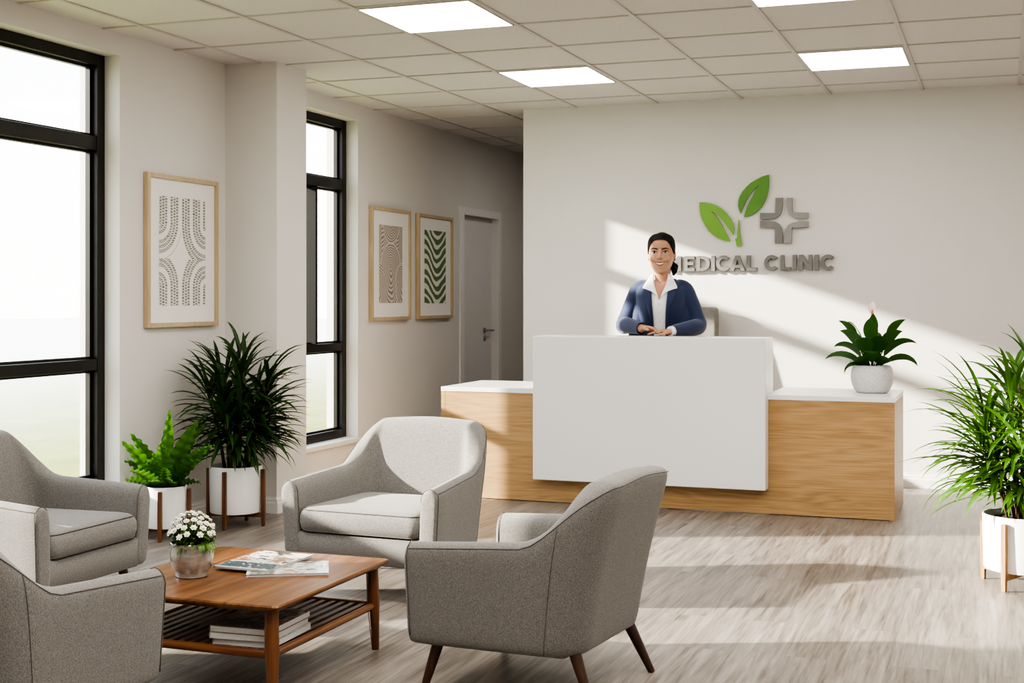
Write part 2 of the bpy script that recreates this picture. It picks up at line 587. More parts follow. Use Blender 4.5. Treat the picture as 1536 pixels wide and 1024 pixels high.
def base_profile(h=0.098, t=0.016):
    return [(0, 0), (t, 0), (t, h * 0.62), (t * 0.72, h * 0.70), (t * 0.72, h * 0.84), (t * 0.4, h * 0.92), (t * 0.4, h), (0, h)]

def baseboard(name, x0, y0, x1, y1, label):
    """runs from one point to the other, the room on the left hand of the run"""
    d = Vector((x1 - x0, y1 - y0, 0))
    L = d.length
    d.normalize()
    nrm = Vector((-d.y, d.x, 0))
    mb = MB()
    p0, p1 = Vector((x0, y0, 0)), Vector((x1, y1, 0))
    r0 = [p0 + nrm * a + Vector((0, 0, b)) for a, b in base_profile()]
    r1 = [p1 + nrm * a + Vector((0, 0, b)) for a, b in base_profile()]
    mb.rings([r0, r1])
    return labelled(struct(name, mb, 'white_paint', smooth=0), label, 'baseboard')
baseboard('baseboard_back', XR, YB, -3.42, YB, 'white moulded baseboard along the emblem wall')
bl = MB()
def bb(mb, x0, y0, x1, y1):
    d = Vector((x1 - x0, y1 - y0, 0)).normalized()
    nrm = Vector((-d.y, d.x, 0))
    mb.rings([[Vector(p) + nrm * a + Vector((0, 0, b)) for a, b in base_profile()] for p in ((x0, y0, 0), (x1, y1, 0))])
for p in ((XL, 10.84, XL, 7.452), (-4.12 + 0.016, 7.45, XL, 7.45), (-4.12, 7.45 + 0.016, -4.12, 7.085 - 0.016), (XL, 7.085, XL, 1.0), (XL, 12.5, XL, 11.88), (XL, 1.0, XL, YF)):
    bb(bl, *p)
bl2 = MB()
bb(bl2, -4.12 + 0.016, 7.085, XL, 7.085)
o = struct('baseboard_left', bl, 'white_paint', smooth=0)
labelled(o, 'white moulded baseboard along the window wall and column', 'baseboard')
# the near face of the column runs the other way round
bl2 = MB()
bb(bl2, XL, 7.085, -4.12, 7.085)
bl2.v = [(x, 7.085 - (y - 7.085), z) if y > 7.085 else (x, y, z) for x, y, z in bl2.v]
labelled(struct('baseboard_column', bl2, 'white_paint', smooth=0), 'short white baseboard across the near face of the column', 'baseboard')

def window(name, y0, y1, mullions, sashes, label):
    w = thing(name, label, 'window', (0, 0, 0), kind='structure')
    xf, xb = -4.575, -4.645
    f = MB()
    t = 0.062
    z0, z1 = WZ
    z0 += 0.012
    f.box(xb, xf, y0, y0 + t, z0, z1)
    f.box(xb, xf, y1 - t, y1, z0, z1)
    f.box(xb, xf, y0 + t, y1 - t, z1 - t, z1)
    f.box(xb, xf, y0 + t, y1 - t, z0, z0 + t)
    f.build('window_frame', M['frame'], w, 0, bevel=0.004)
    tz = ((0.912, 0.972), (2.095, 2.172))
    for a, b in tz:
        MB().box(xb + 0.004, xf - 0.004, y0 + t, y1 - t, a, b).build('transom', M['frame'], w, 0, bevel=0.004)
    for my in mullions:
        MB().box(xb - 0.004, xf + 0.004, my - 0.035, my + 0.035, z0 + t, z1 - t).build('mullion', M['frame'], w, 0, bevel=0.004)
    edges = [y0 + t] + [e for my in mullions for e in (my - 0.035, my + 0.035)] + [y1 - t]
    zs = [z0 + t, tz[0][0], tz[0][1], tz[1][0], tz[1][1], z1 - t]
    for i in range(0, len(edges), 2):
        for j in range(0, 6, 2):
            a, b = edges[i], edges[i + 1]
            g = 0.012
            s = MB()
            # slim inner bead, grey in the light
            for bx in ((a, a + 0.022, zs[j], zs[j + 1]), (b - 0.022, b, zs[j], zs[j + 1]), (a, b, zs[j], zs[j] + 0.014), (a, b, zs[j + 1] - 0.014, zs[j + 1])):
                s.box(xb + 0.006, xb + 0.035, *bx)
            s.build('glazing_bead', M['frame'], w, 0)
            MB().box(xb + 0.018, xb + 0.024, a + 0.01, b - 0.01, zs[j] + 0.006, zs[j + 1] - 0.006).build('glass_pane', M['glass'], w, 0)
    for sy in sashes:
        MB().box(xb + 0.002, xf + 0.016, sy - 0.014, sy + 0.010, zs[2], zs[3]).build('sash_stile', M['stile'], w, 0, bevel=0.004)
    MB().box(-4.66, XL + 0.022, y0 + 0.002, y1 - 0.002, WZ[0] - 0.022, WZ[0] + 0.013).build('window_sill', M['white_paint'], w, 0, bevel=0.004)
    return w
window('window_1', W1[0], W1[1], (), (), 'large black-framed window at the left edge of the lobby')
window('window_2', W2[0], W2[1], (), (8.40,), 'narrow black-framed window between the column and the pair of prints')

d = thing('door_1', 'white corridor door with steel lever left of the emblem wall', 'door', (0, 0, 0), kind='structure')
c = MB()
c.box(XL - 0.125, XL + 0.014, D[0] - 0.09, D[0] + 0.004, 0, DZ + 0.065)
c.box(XL - 0.125, XL + 0.014, D[1] - 0.004, D[1] + 0.07, 0, DZ + 0.065)
c.box(XL - 0.125, XL + 0.014, D[0] + 0.004, D[1] - 0.004, DZ - 0.004, DZ + 0.065)
c.build('door_casing', M['white_paint'], d, 0, bevel=0.004)
lf = MB().box(XL - 0.105, XL - 0.062, D[0] + 0.006, D[1] - 0.006, 0.008, DZ - 0.006).build('door_leaf', M['door'], d, 0, bevel=0.003)
h = MB()
hy, hx = 11.60, XL - 0.062
h.lathe([(0.026, 0), (0.026, 0.008), (0.010, 0.010), (0.010, 0.05)], 20)
h.v = [(hx + z, hy + x, 1.0 + y) for x, y, z in h.v]
h.tube([(hx + 0.048, hy - 0.012, 1.0), (hx + 0.052, hy + 0.03, 1.0), (hx + 0.052, hy + 0.115, 1.0)], [0.009, 0.010, 0.008], 10)
h.build('door_handle', M['steel'], d, 40)
k = MB().lathe([(0.024, 0), (0.024, 0.008), (0.02, 0.012)], 20)
k.v = [(hx + z, hy + x, 0.925 + y) for x, y, z in k.v]
k.build('lock_rose', M['steel'], d, 40)

# outdoors
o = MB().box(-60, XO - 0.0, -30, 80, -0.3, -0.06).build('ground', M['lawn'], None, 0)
tag(o, 'sunlit lawn fading through painted haze to pale ground outside the windows', 'ground', kind='structure')

# ---------------------------------------------------------------- ceiling lights
def ceiling_light(ix, y, label, first=[None]):
    x0 = 0.10 + 0.62 * ix
    cx, cy = x0 + 0.31, y + 0.325
    if first[0] is None:
        t = thing('ceiling_light', label, 'ceiling light', (cx, cy, ZC), 0, 'square light panels set in the ceiling grid')
        MB().box(-0.290, 0.290, -0.305, 0.305, -0.006, 0.003).build('diffuser', M['light_on'], t, 0)
        f = MB()
        for bx in ((-0.298, -0.290, -0.315, 0.315), (0.290, 0.298, -0.315, 0.315), (-0.29, 0.29, -0.315, -0.305), (-0.29, 0.29, 0.305, 0.315)):
            f.box(*bx, -0.006, 0.003)
        f.build('light_frame', M['ceil_bar'], t, 0)
        first[0] = t
        return t
    return dup(first[0], (cx, cy, ZC), 0, label)
ceiling_light(-5, 5.90, 'bright square ceiling panel nearest the viewer on the left, largest lit one')
ceiling_light(-5, 7.85, 'bright ceiling panel left of centre, further back above the desk')
ceiling_light(-2, 7.85, 'bright ceiling panel on the right, above the emblem wall')
ceiling_light(-2, 5.90, 'bright ceiling panel on the right, cut off by the top of the view')

# ---------------------------------------------------------------- framed prints
def grid_print(name, mat, parent, ny, nz, wy, wz, fn, off=0.0):
    """a flat sheet in local YZ facing +X with colours from fn(u, v); v=0 at the top"""
    me = bpy.data.meshes.new(name)
    vs = [(off, (i / ny - 0.5) * wy, (0.5 - j / nz) * wz) for j in range(nz + 1) for i in range(ny + 1)]
    fs = [(j * (ny + 1) + i, (j + 1) * (ny + 1) + i, (j + 1) * (ny + 1) + i + 1, j * (ny + 1) + i + 1) for j in range(nz) for i in range(ny)]
    me.from_pydata(vs, [], fs)
    ca = me.color_attributes.new('Col', 'FLOAT_COLOR', 'POINT')
    k = 0
    for j in range(nz + 1):
        for i in range(ny + 1):
            c = fn(i / ny, j / nz)
            ca.data[k].color = (c[0], c[1], c[2], 1)
            k += 1
    return link(name, me, mat, parent, 0)
M['print'] = vcol('art_print', 0.85, 0.2)
PAPER = (0.80, 0.78, 0.745)

def picture(name, label, yc, zc, wy, wz, ay, az, fn, ny, nz):
    t = thing(name, label, 'framed print', (XL + 0.002, yc, zc), 0, 'framed abstract prints on the window wall')
    fw, dp = 0.026, 0.032
    f = MB()
    f.box(0, dp, -wy / 2, -wy / 2 + fw, -wz / 2, wz / 2)
    f.box(0, dp, wy / 2 - fw, wy / 2, -wz / 2, wz / 2)
    f.box(0, dp, -wy / 2 + fw, wy / 2 - fw, -wz / 2, -wz / 2 + fw)
    f.box(0, dp, -wy / 2 + fw, wy / 2 - fw, wz / 2 - fw, wz / 2)
    f.build('picture_frame', M['art_frame'], t, 0, bevel=0.002)
    MB().box(0.004, 0.016, -wy / 2 + fw, wy / 2 - fw, -wz / 2 + fw, wz / 2 - fw).build('mat_board', M['paper'], t, 0)
    grid_print('print', M['print'], t, ny, nz, ay, az, fn, 0.0175)
    return t

def art_dashes(u, v):
    # u across (0..1), v down (0..1.33); four fans of dashed bands around the corners
    x, y = u, v * 1.34
    ink = 0.0
    cx = 0.46
    if y < 0.76:
        if x < cx:
            yy = 0.30
            r = math.hypot(x, max(0, y - yy)) if y > yy else x
            s = y if y <= yy else yy + r * math.atan2(y - yy, max(x, 1e-4))
            lim = cx + 0.02
        else:
            yy = 0.34
            xx = 1.0 - x
            r = math.hypot(xx, max(0, y - yy)) if y > yy else xx
            s = y if y <= yy else yy + r * math.atan2(y - yy, max(xx, 1e-4))
            lim = 0.56
    else:
        if x < cx:
            yy = 1.10
            r = math.hypot(x, max(0, yy - y)) if y < yy else x
            s = (1.34 - y) if y >= yy else 0.24 + r * math.atan2(yy - y, max(x, 1e-4))
            lim = 0.44
        else:
            yy = 1.12
            xx = 1.0 - x
            r = math.hypot(xx, max(0, yy - y)) if y < yy else xx
            s = (1.34 - y) if y >= yy else 0.22 + r * math.atan2(yy - y, max(xx, 1e-4))
            lim = 0.53
    if r < lim:
        band = r / 0.058
        k = int(band)
        fr = band - k
        gap = (k * 7 + (3 if x < cx else 1)) % 4 == 0
        if not gap and 0.12 < fr < 0.90:
            q = s / 0.036 + k * 0.37
            if (q % 1.0) > 0.30:
                ink = 0.80 + 0.30 * noise.noise((x * 30, y * 30, 1))
    return [lerp(a, b, max(0, min(1, ink))) for a, b in zip(PAPER, (0.16, 0.145, 0.12))]

def art_rings(u, v):
    x, y = u, v * 1.45
    d0 = math.hypot(x - 0.52, y + 0.02)
    dm = math.hypot((x - 0.5), (y - 0.74) * (1.0 if y < 0.74 else 0.45))
    dl = math.hypot(x + 0.02, (y - 1.10) * (1.0 if y < 1.1 else 0.4))
    dr = math.hypot(x - 1.02, (y - 1.00) * (1.0 if y < 1.0 else 0.4))
    base = (0.64, 0.59, 0.54)
    ln = (0.24, 0.19, 0.155)
    if d0 < 0.36:
        ph, edge = d0, abs(d0 - 0.36)
    elif dl < 0.40 and dl < dm:
        ph, edge = dl, abs(dl - 0.40)
    elif dr < 0.32:
        ph, edge = dr, abs(dr - 0.32)
    elif dm < 0.42:
        ph, edge = dm * 1.1, abs(dm - 0.42)
    else:
        ph, edge = (x * 0.8 + y * 0.6 + 0.03 * math.sin(x * 20)), 1
    s = math.sin(2 * PI * (ph / 0.050 + 0.4 * noise.noise((x * 6, y * 6, 0))))
    t = 0.5 + 0.5 * s
    t *= 0.55 + 0.45 * (noise.noise((x * 60, y * 60, 3)) * 0.5 + 0.5) * 1.6
    if edge < 0.022:
        t *= 0.1
    t = max(0, min(1, t))
    return [lerp(a, b, t) for a, b in zip(base, ln)]

def art_waves(u, v):
    m = 0.60
    s = 0.5 - 0.5 * math.cos(PI * min(u, m) / m) if u < m else 0.55 + 0.45 * math.cos(PI * (u - m) / 0.62)
    ph = v * 7.6 - (2.0 - 0.3 * v) * s + 0.25 * noise.noise((u * 3, v * 8, 5))
    t = math.sin(2 * PI * ph)
    k = 1 if t > -0.22 + 0.35 * math.sin(u * 5) * 0.6 else 0
    if u < 0.01 or u > 0.99:
        k *= 1
    return (0.15, 0.215, 0.105) if k else (0.72, 0.715, 0.66)

picture('framed_print', 'largest framed print, grey dashed arcs, hanging alone between large window and column', 6.606, 1.568, 0.71, 0.866, 0.465, 0.622, art_dashes, 200, 270)
picture('framed_print', 'framed print of fine brown rings, left of the green wavy print', 9.407, 1.562, 0.705, 0.866, 0.42, 0.60, art_rings, 130, 190)
picture('framed_print', 'framed print of bold green waves, nearest the corridor door', 10.270, 1.560, 0.72, 0.86, 0.445, 0.606, art_waves, 90, 150)

# ---------------------------------------------------------------- reception desk
dk = thing('reception_desk', 'long oak reception desk with white raised front panel and white worktop', 'reception desk', (-2.03, 8.07, 0))
DX0, DX1 = -3.463 + 2.03, -0.594 + 2.03
zc = 0.69
PX0, PX1 = -2.79 + 2.03, -1.325 + 2.03
f = MB()
f.box(DX0 + 0.001, DX1 - 0.001, 0.001, 0.03, 0.004, zc)
f.build('front_panel', M['oak_x'], dk, 0, bevel=0.0015)
for a, b in ((DX0, DX0 + 0.03), (DX1 - 0.03, DX1)):
    MB().box(a, b, 0.0, 0.72, 0.0, zc).build('end_panel', M['oak_x'], dk, 0, bevel=0.002)
for a, b in ((DX0 + 0.03, PX0 + 0.02), (PX1 - 0.02, DX1 - 0.03)):
    MB().box(a, b, 0.66, 0.68, 0.05, zc - 0.02).build('back_panel', M['oak_x'], dk, 0)
    MB().box(a, b, 0.03, 0.66, 0.05, 0.07).build('shelf', M['oak_x'], dk, 0)
for a, b in ((PX0 + 0.0, PX0 + 0.02), (PX1 - 0.02, PX1)):
    MB().box(a, b, 0.19, 0.66, 0.0, zc).build('pedestal_side', M['oak_x'], dk, 0)
MB().box(DX0, PX0 + 0.02, -0.004, 0.724, zc, 0.72).build('worktop', M['counter'], dk, 0, bevel=0.003)
MB().box(PX1 - 0.02, DX1, -0.004, 0.724, zc, 0.72).build('worktop', M['counter'], dk, 0, bevel=0.003)
p = MB()
p.prism([(-0.105, 0.155), (-0.002, 0.155), (-0.002, 0.72), (0.175, 0.72), (0.175, 1.062), (-0.105, 1.062)], PX0, PX1, 'x')
p.build('raised_panel', M['lacquer'], dk, 0, bevel=0.006, bseg=3)

# ---------------------------------------------------------------- wall emblem and lettering
def convex_tri_build(name, poly, y0, y1, mat, parent, bevel=0.004):
    me = bpy.data.meshes.new(name)
    bm = bmesh.new()
    vs = [bm.verts.new((x, y1, z)) for x, z in poly]
    f = bm.faces.new(vs)
    r = bmesh.ops.extrude_face_region(bm, geom=[f])
    bmesh.ops.translate(bm, vec=(0, y0 - y1, 0), verts=[e for e in r['geom'] if isinstance(e, bmesh.types.BMVert)])
    big = [q for q in bm.faces if len(q.verts) > 4]
    bmesh.ops.triangulate(bm, faces=big)
    bmesh.ops.recalc_face_normals(bm, faces=bm.faces)
    bm.to_mesh(me)
    bm.free()
    return link(name, me, mat, parent, 30)

leafL = [(-2.062, 1.992), (-2.02, 1.991), (-1.979, 1.983), (-1.935, 1.964), (-1.896, 1.94), (-1.862, 1.908), (-1.835, 1.871), (-1.817, 1.834), (-1.81, 1.796), (-1.812, 1.772), (-1.817, 1.753), (-1.839, 1.786), (-1.862, 1.817), (-1.887, 1.852), (-1.917, 1.886), (-1.944, 1.91), (-1.976, 1.926), (-1.946, 1.897), (-1.924, 1.866), (-1.899, 1.828), (-1.876, 1.784), (-1.855, 1.745), (-1.839, 1.708), (-1.883, 1.714), (-1.924, 1.73), (-1.958, 1.752), (-1.993, 1.783), (-2.02, 1.823), (-2.044, 1.869), (-2.055, 1.907), (-2.059, 1.944)]
leafR = [(-1.564, 2.177), (-1.612, 2.164), (-1.652, 2.144), (-1.69, 2.123), (-1.722, 2.094), (-1.749, 2.063), (-1.77, 2.028), (-1.779, 1.996), (-1.781, 1.961), (-1.774, 1.931), (-1.763, 1.906), (-1.755, 1.926), (-1.744, 1.95), (-1.726, 1.988), (-1.702, 2.03), (-1.672, 2.07), (-1.633, 2.105), (-1.658, 2.066), (-1.679, 2.023), (-1.701, 1.986), (-1.72, 1.946), (-1.73, 1.914), (-1.739, 1.879), (-1.706, 1.885), (-1.676, 1.896), (-1.645, 1.916), (-1.617, 1.943), (-1.594, 1.978), (-1.577, 2.02), (-1.566, 2.063), (-1.561, 2.107), (-1.561, 2.144)]
stemp = [(-1.779, 1.861), (-1.772, 1.816), (-1.767, 1.768), (-1.756, 1.669), (-1.791, 1.67), (-1.802, 1.725), (-1.79, 1.731), (-1.783, 1.796)]
UL = [(-1.514, 2.011), (-1.462, 2.009), (-1.464, 1.964), (-1.47, 1.917), (-1.481, 1.891), (-1.502, 1.872), (-1.532, 1.864), (-1.572, 1.86), (-1.624, 1.86), (-1.624, 1.906), (-1.517, 1.903)]
UR = [(-1.435, 2.009), (-1.399, 2.008), (-1.396, 1.906), (-1.287, 1.901), (-1.287, 1.86), (-1.359, 1.861), (-1.392, 1.87), (-1.415, 1.888), (-1.428, 1.916), (-1.433, 1.956)]
LR = [(-1.287, 1.84), (-1.287, 1.797), (-1.399, 1.797), (-1.402, 1.689), (-1.457, 1.689), (-1.453, 1.75), (-1.444, 1.79), (-1.425, 1.816), (-1.396, 1.833), (-1.353, 1.84)]
LL = [(-1.624, 1.851), (-1.552, 1.848), (-1.512, 1.84), (-1.489, 1.825), (-1.473, 1.797), (-1.466, 1.756), (-1.465, 1.69), (-1.518, 1.69), (-1.518, 1.795), (-1.624, 1.802)]
em = thing('leaf_sign', 'green two-leaf sprout emblem mounted above the lettering', 'emblem', (-1.8, YB, 1.67))
def loc2(poly, ox, oz):
    return [(x - ox, z - oz) for x, z in poly]
convex_tri_build('emblem_leaf', loc2(leafL, -1.8, 1.67), -0.022, -0.004, M['sign_green'], em)
convex_tri_build('emblem_leaf', loc2(leafR, -1.8, 1.67), -0.022, -0.004, M['sign_green_dark'], em)
convex_tri_build('emblem_stem', loc2(stemp, -1.8, 1.67), -0.022, -0.004, M['sign_green'], em)
for sx, sz in ((-0.12, 0.2), (0.1, 0.33), (0.02, 0.05)):
    pass
cr = thing('cross_sign', 'grey metal medical cross emblem beside the green leaves', 'emblem', (-1.45, YB, 1.69))
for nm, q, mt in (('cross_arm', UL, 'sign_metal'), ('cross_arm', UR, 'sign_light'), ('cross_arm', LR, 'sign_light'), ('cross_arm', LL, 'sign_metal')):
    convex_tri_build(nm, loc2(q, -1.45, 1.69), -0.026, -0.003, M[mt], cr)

lt = thing('wall_lettering', 'raised grey metal letters spelling MEDICAL CLINIC on the wall', 'lettering', (-1.7, YB, 1.495))
TXT = [('M', -2.300, -2.194), ('E', -2.172, -2.095), ('D', -2.080, -1.983), ('I', -1.973, -1.946), ('C', -1.938, -1.838), ('A', -1.838, -1.730), ('L', -1.718, -1.645),
       ('C', -1.594, -1.496), ('L', -1.478, -1.407), ('I', -1.394, -1.367), ('N', -1.349, -1.257), ('I', -1.240, -1.213), ('C', -1.202, -1.105)]
def arc(cx, cz, rx, rz, a0, a1, n):
    return [(cx + rx * math.cos(math.radians(lerp(a0, a1, i / n))), cz + rz * math.sin(math.radians(lerp(a0, a1, i / n)))) for i in range(n + 1)]
def ribbon(outer, inner):
    return outer + inner[::-1]
H_, T_ = 0.110, 0.0265
def letter_polys(ch, w):
    h, t = H_, T_
    R = lambda a, b, c, d: [(a, c), (b, c), (b, d), (a, d)]
    if ch == 'I':
        return [R(0, w, 0, h)]
    if ch == 'L':
        return [[(0, 0), (w, 0), (w, t * 0.9), (t, t * 0.9), (t, h), (0, h)]]
    if ch == 'E':
        return [[(0, 0), (w, 0), (w, t * .86), (t, t * .86), (t, h / 2 - t * .43), (w * .9, h / 2 - t * .43), (w * .9, h / 2 + t * .43), (t, h / 2 + t * .43), (t, h - t * .86), (w, h - t * .86), (w, h), (0, h)]]
    if ch == 'N':
        return [[(0, 0), (t, 0), (t, h * .60), (w - t, 0), (w, 0), (w, h), (w - t, h), (w - t, h * .40), (t, h), (0, h)]]
    if ch == 'M':
        return [[(0, 0), (t, 0), (t, h * .60), (w / 2, h * .18), (w - t, h * .60), (w - t, 0), (w, 0), (w, h), (w - t * .95, h), (w / 2, h * .50), (t * .95, h), (0, h)]]
    if ch == 'A':
        s = t * 1.1
        return [[(0, 0), (s, 0), (w * .5, h - s * 0.95), (w - s, 0), (w, 0), (w / 2 + s * .52, h), (w / 2 - s * .52, h)],
                R(w * .26, w * .74, h * .20, h * .20 + t * .8)]
    if ch == 'D':
        o = [(0, h), (w * .42, h)] + arc(w * .42, h / 2, w * .58, h / 2, 90, -90, 18)[1:] + [(0, 0)]
        i = [(t, h - t * .86), (w * .42, h - t * .86)] + arc(w * .42, h / 2, w * .58 - t, h / 2 - t * .86, 90, -90, 18)[1:] + [(t, t * .86)]
        # split to keep each polygon simple
        return [R(0, t, 0, h), ribbon(o[:1] + o[1:-1] + [], []) if False else None, (o, i)]
    if ch == 'C':
        o = arc(w * .54, h / 2, w * .54, h / 2 + .001, 40, 320, 26)
        i = arc(w * .54, h / 2, w * .54 - t, h / 2 - t * .95, 44, 316, 26)
        return [(o, i)]
def letter_mesh(polys, ox):
    bm = bmesh.new()
    for qi, q in enumerate(polys):
        if q is None:
            continue
        if isinstance(q, tuple):
            o, i = q
            outl = list(o) + list(reversed(i))
        else:
            outl = q
        n = len(outl)
        fr = [bm.verts.new((x + ox, -0.034 + 0.0006 * qi, z)) for x, z in outl]
        bk = [bm.verts.new((x + ox, -0.003 + 0.0004 * qi, z)) for x, z in outl]
        f1 = bm.faces.new(fr)
        f2 = bm.faces.new(list(reversed(bk)))
        sides = []
        for k in range(n):
            j = (k + 1) % n
            sides.append(bm.faces.new((fr[k], bk[k], bk[j], fr[j])))
        f1.normal_update()
        if f1.normal.y > 0:
            for ff in [f1, f2] + sides:
                ff.normal_flip()
        bm.normal_update()
        bmesh.ops.triangulate(bm, faces=[f1, f2])
    me = bpy.data.meshes.new('letter')
    bm.to_mesh(me)
    bm.free()
    return me
for ch, x0, x1 in TXT:
    link('letter', letter_mesh(letter_polys(ch, x1 - x0), x0 + 1.7), M['sign_metal'], lt, 0)

# ---------------------------------------------------------------- armchairs
def make_armchair(label, loc, rz):
    t = thing('armchair', label, 'armchair', loc, rz, 'grey upholstered armchairs around the coffee table')
    HW, YFR, YBK, RC = 0.366, -0.355, 0.262, 0.150
    Ls = (YBK - RC) - YFR
    La = RC * PI / 2
    Lb = HW - RC
    path = []
    n1, n2, n3 = 16, 14, 7
    for i in range(n1):
        s = i / n1
        path.append((s * Ls, -HW, YFR + s * Ls, -1, 0))
    for i in range(n2):
        a = PI - (PI / 2) * i / n2
        path.append((Ls + La * i / n2, -HW + RC + RC * math.cos(a), YBK - RC + RC * math.sin(a), math.cos(a), math.sin(a)))
    for i in range(n3 + 1):
        s = i / n3
        path.append((Ls + La + Lb * s, -HW + RC + Lb * s, YBK, 0, 1))
    full = path + [(p[0], -p[1], p[2], -p[3], p[4]) for p in reversed(path[:-1])]
    def height(p):
        h = 0.498 + 0.024 * min(1, p / 0.40)
        h += 0.200 * (0.35 * sstep(0.395, Ls + La * 0.45, p) + 0.65 * sstep(0.415, Ls + La * 0.80, p)) + 0.014 * sstep(Ls + La * 0.5, Ls + La + Lb, p)
        return h
    def taper(y):
        return 1 - 0.125 * max(0.0, min(1.0, (y + 0.30) / 0.58))
    def lean(x, y, z):
        k = (z - 0.17) / 0.565
        wy = sstep(-0.02, 0.25, y)
        y2 = y + 0.135 * k * wy * (0.6 + 0.4 * k) - 0.012 * (1 - k) * sstep(-0.1, -0.36, y) * -1
        fx = 1 + 0.055 * min(k / 0.58, 1.0) - 0.055
        fx *= taper(y)
        fx *= 1 - 0.015 * wy * sstep(0.62, 1.05, k)
        return (x * fx, y2, z)
    def ring(p, x, y, nx, ny, dshift=0.0, shrink=0.0):
        h = height(p) - shrink
        th = lerp(0.078, 0.105, sstep(0.3, 0.7, p))
        zb = 0.158 + shrink * 0.5
        prof = [(0.030, zb), (0.008, zb + 0.012), (0, zb + 0.035)]
        for k in range(1, 6):
            prof.append((0, lerp(zb + 0.035, h - 0.042, k / 6)))
        prof += [(0, h - 0.042), (0.008, h - 0.018), (0.024, h - 0.004), (th * 0.5, h + 0.002), (th - 0.022, h - 0.004), (th - 0.008, h - 0.016), (th, h - 0.040)]
        for k in range(1, 5):
            prof.append((th, lerp(h - 0.040, 0.27, k / 5)))
        prof += [(th, 0.27), (th, zb)]
        out = []
        for d, z in prof:
            d2 = d if shrink == 0 else lerp(d, th / 2, shrink / (th * 0.5) * 0.5)
            out.append(lean(x - nx * d2, y - ny * d2 + dshift, z))
        return out
    rs = []
    fp = full[0]
    lp = full[-1]
    rs.append(ring(*fp, dshift=-0.020, shrink=0.016))
    rs.append(ring(*fp, dshift=-0.014, shrink=0.006))
    for q in full:
        rs.append(ring(*(q if q[1] <= 0 else q)))
    rs.append(ring(*lp, dshift=-0.014, shrink=0.006))
    rs.append(ring(*lp, dshift=-0.020, shrink=0.016))
    MB().rings(rs).build('upholstered_shell', M['fabric'], t, 180, subd=1)
    # seams: along the outer top edge, around the arm fronts, down the back corners
    sm = MB()
    line = [Vector(ring(*q)[9]) + Vector((q[3], q[4], 0)) * 0.0015 for q in full]
    front_l = [Vector(p) + Vector((0, -0.0005, 0)) for p in ring(*fp, dshift=-0.004)[2:9]]
    front_r = [Vector(p) + Vector((0, -0.0005, 0)) for p in ring(*lp, dshift=-0.004)[2:9]]
    sm.tube(front_l + line + front_r[::-1], 0.0017, 6)
    for fq in (fp, lp):
        inn = [Vector(p) + Vector((0.0008 * (1 if fq[1] < 0 else -1), 0, 0)) for p in ring(*fq, dshift=-0.004)[9:19]]
        sm.tube(inn, 0.0016, 6)
    for q in (full[n1 + 2], full[-(n1 + 3)]):
        r = ring(*q)
        b = ring(*full[n1 + 7] if q[1] < 0 else full[-(n1 + 8)])
        pts = []
        for k in range(1, 10):
            a = Vector(r[k]).lerp(Vector(b[k]), 0.0)
            pts.append(a + Vector((q[3], q[4], 0)) * 0.0006)
        sm.tube(pts, 0.0009, 5)
    sm.build('seam', M['seam'], t, 180)
    # seat deck and front rail
    def rrect(hx, y0, y1, r, z, n=6):
        pts = []
        for cx, cy, a0 in ((hx - r, y1 - r, 0), (-hx + r, y1 - r, 90), (-hx + r, y0 + r, 180), (hx - r, y0 + r, 270)):
            for k in range(n + 1):
                a = math.radians(a0 + 90 * k / n)
                q = cy + r * math.sin(a)
                pts.append(((cx + r * math.cos(a)) * taper(q), q, z))
        return pts
    mb = MB()
    mb.rings([rrect(0.298, -0.348, 0.20, 0.02, 0.157), rrect(0.305, -0.356, 0.20, 0.02, 0.165), rrect(0.305, -0.358, 0.20, 0.02, 0.270), rrect(0.298, -0.350, 0.2, 0.02, 0.280)])
    mb.build('seat_base', M['fabric'], t, 60)
    # cushion
    def crng(z, ins, crown=0):
        pts = []
        for (x, y, zz) in rrect(0.283 - ins, -0.368 + ins, 0.185 - ins, 0.05, z, 7):
            zz += crown * max(0, 1 - (x / 0.30) ** 2) * max(0, 1 - ((y + 0.09) / 0.34) ** 2)
            pts.append((x, y, zz))
        return pts
    mb = MB()
    prof = [(0.282, 0.030), (0.283, 0.012), (0.292, 0.002), (0.32, -0.004), (0.352, -0.003), (0.372, 0.004), (0.384, 0.016), (0.390, 0.035)]
    rr = [crng(z, i) for z, i in prof]
    for k in range(1, 7):
        f = 1 - k / 6.5
        rr.append([(x * f, (y + 0.09) * f - 0.09, 0.390 + 0.022 * (1 - f * f)) for x, y, z in rr[7][:] if True][:len(rr[0])])
    mb.rings(rr)
    cu = mb.build('seat_cushion', M['fabric'], t, 180)
    pp = MB()
    for z, i in ((0.3775, 0.0085), (0.2875, 0.0065)):
        pts = crng(z, i - 0.002)
        pp.tube(pts + pts[:1], 0.0026, 6)
    pp.build('piping', M['seam'], cu, 180)
    for sx in (-1, 1):
        for sy in (-1, 1):
            a = Vector((sx * (0.258 if sy < 0 else 0.222), -0.280 if sy < 0 else 0.215, 0.18))
            b = Vector((sx * (0.288 if sy < 0 else 0.255), -0.330 if sy < 0 else 0.300, 0.0))
            MB().tube([a, a.lerp(b, 0.5), b], [0.022, 0.0175, 0.0125], 14).build('leg', M['leg_wood'], t, 60)
    return t
ch0 = make_armchair('grey armchair in three-quarter back view, right of the coffee table', (-1.461, 4.312, 0), math.radians(-97))
dup(ch0, (-2.580, 5.505, 0), math.radians(-3), 'grey armchair facing the viewer beyond the coffee table, sunlight across its back', (1.06, 1, 1))
dup(ch0, (-3.82, 4.515, 0), PI / 2, 'grey armchair by the large window, seat cushion visible, facing right')
dup(ch0, (-2.70, 3.015, 0), PI - math.radians(1), 'grey armchair cut off at the lower left corner, seen from behind')

ch0.scale = (1.0, 0.95, 1.0)

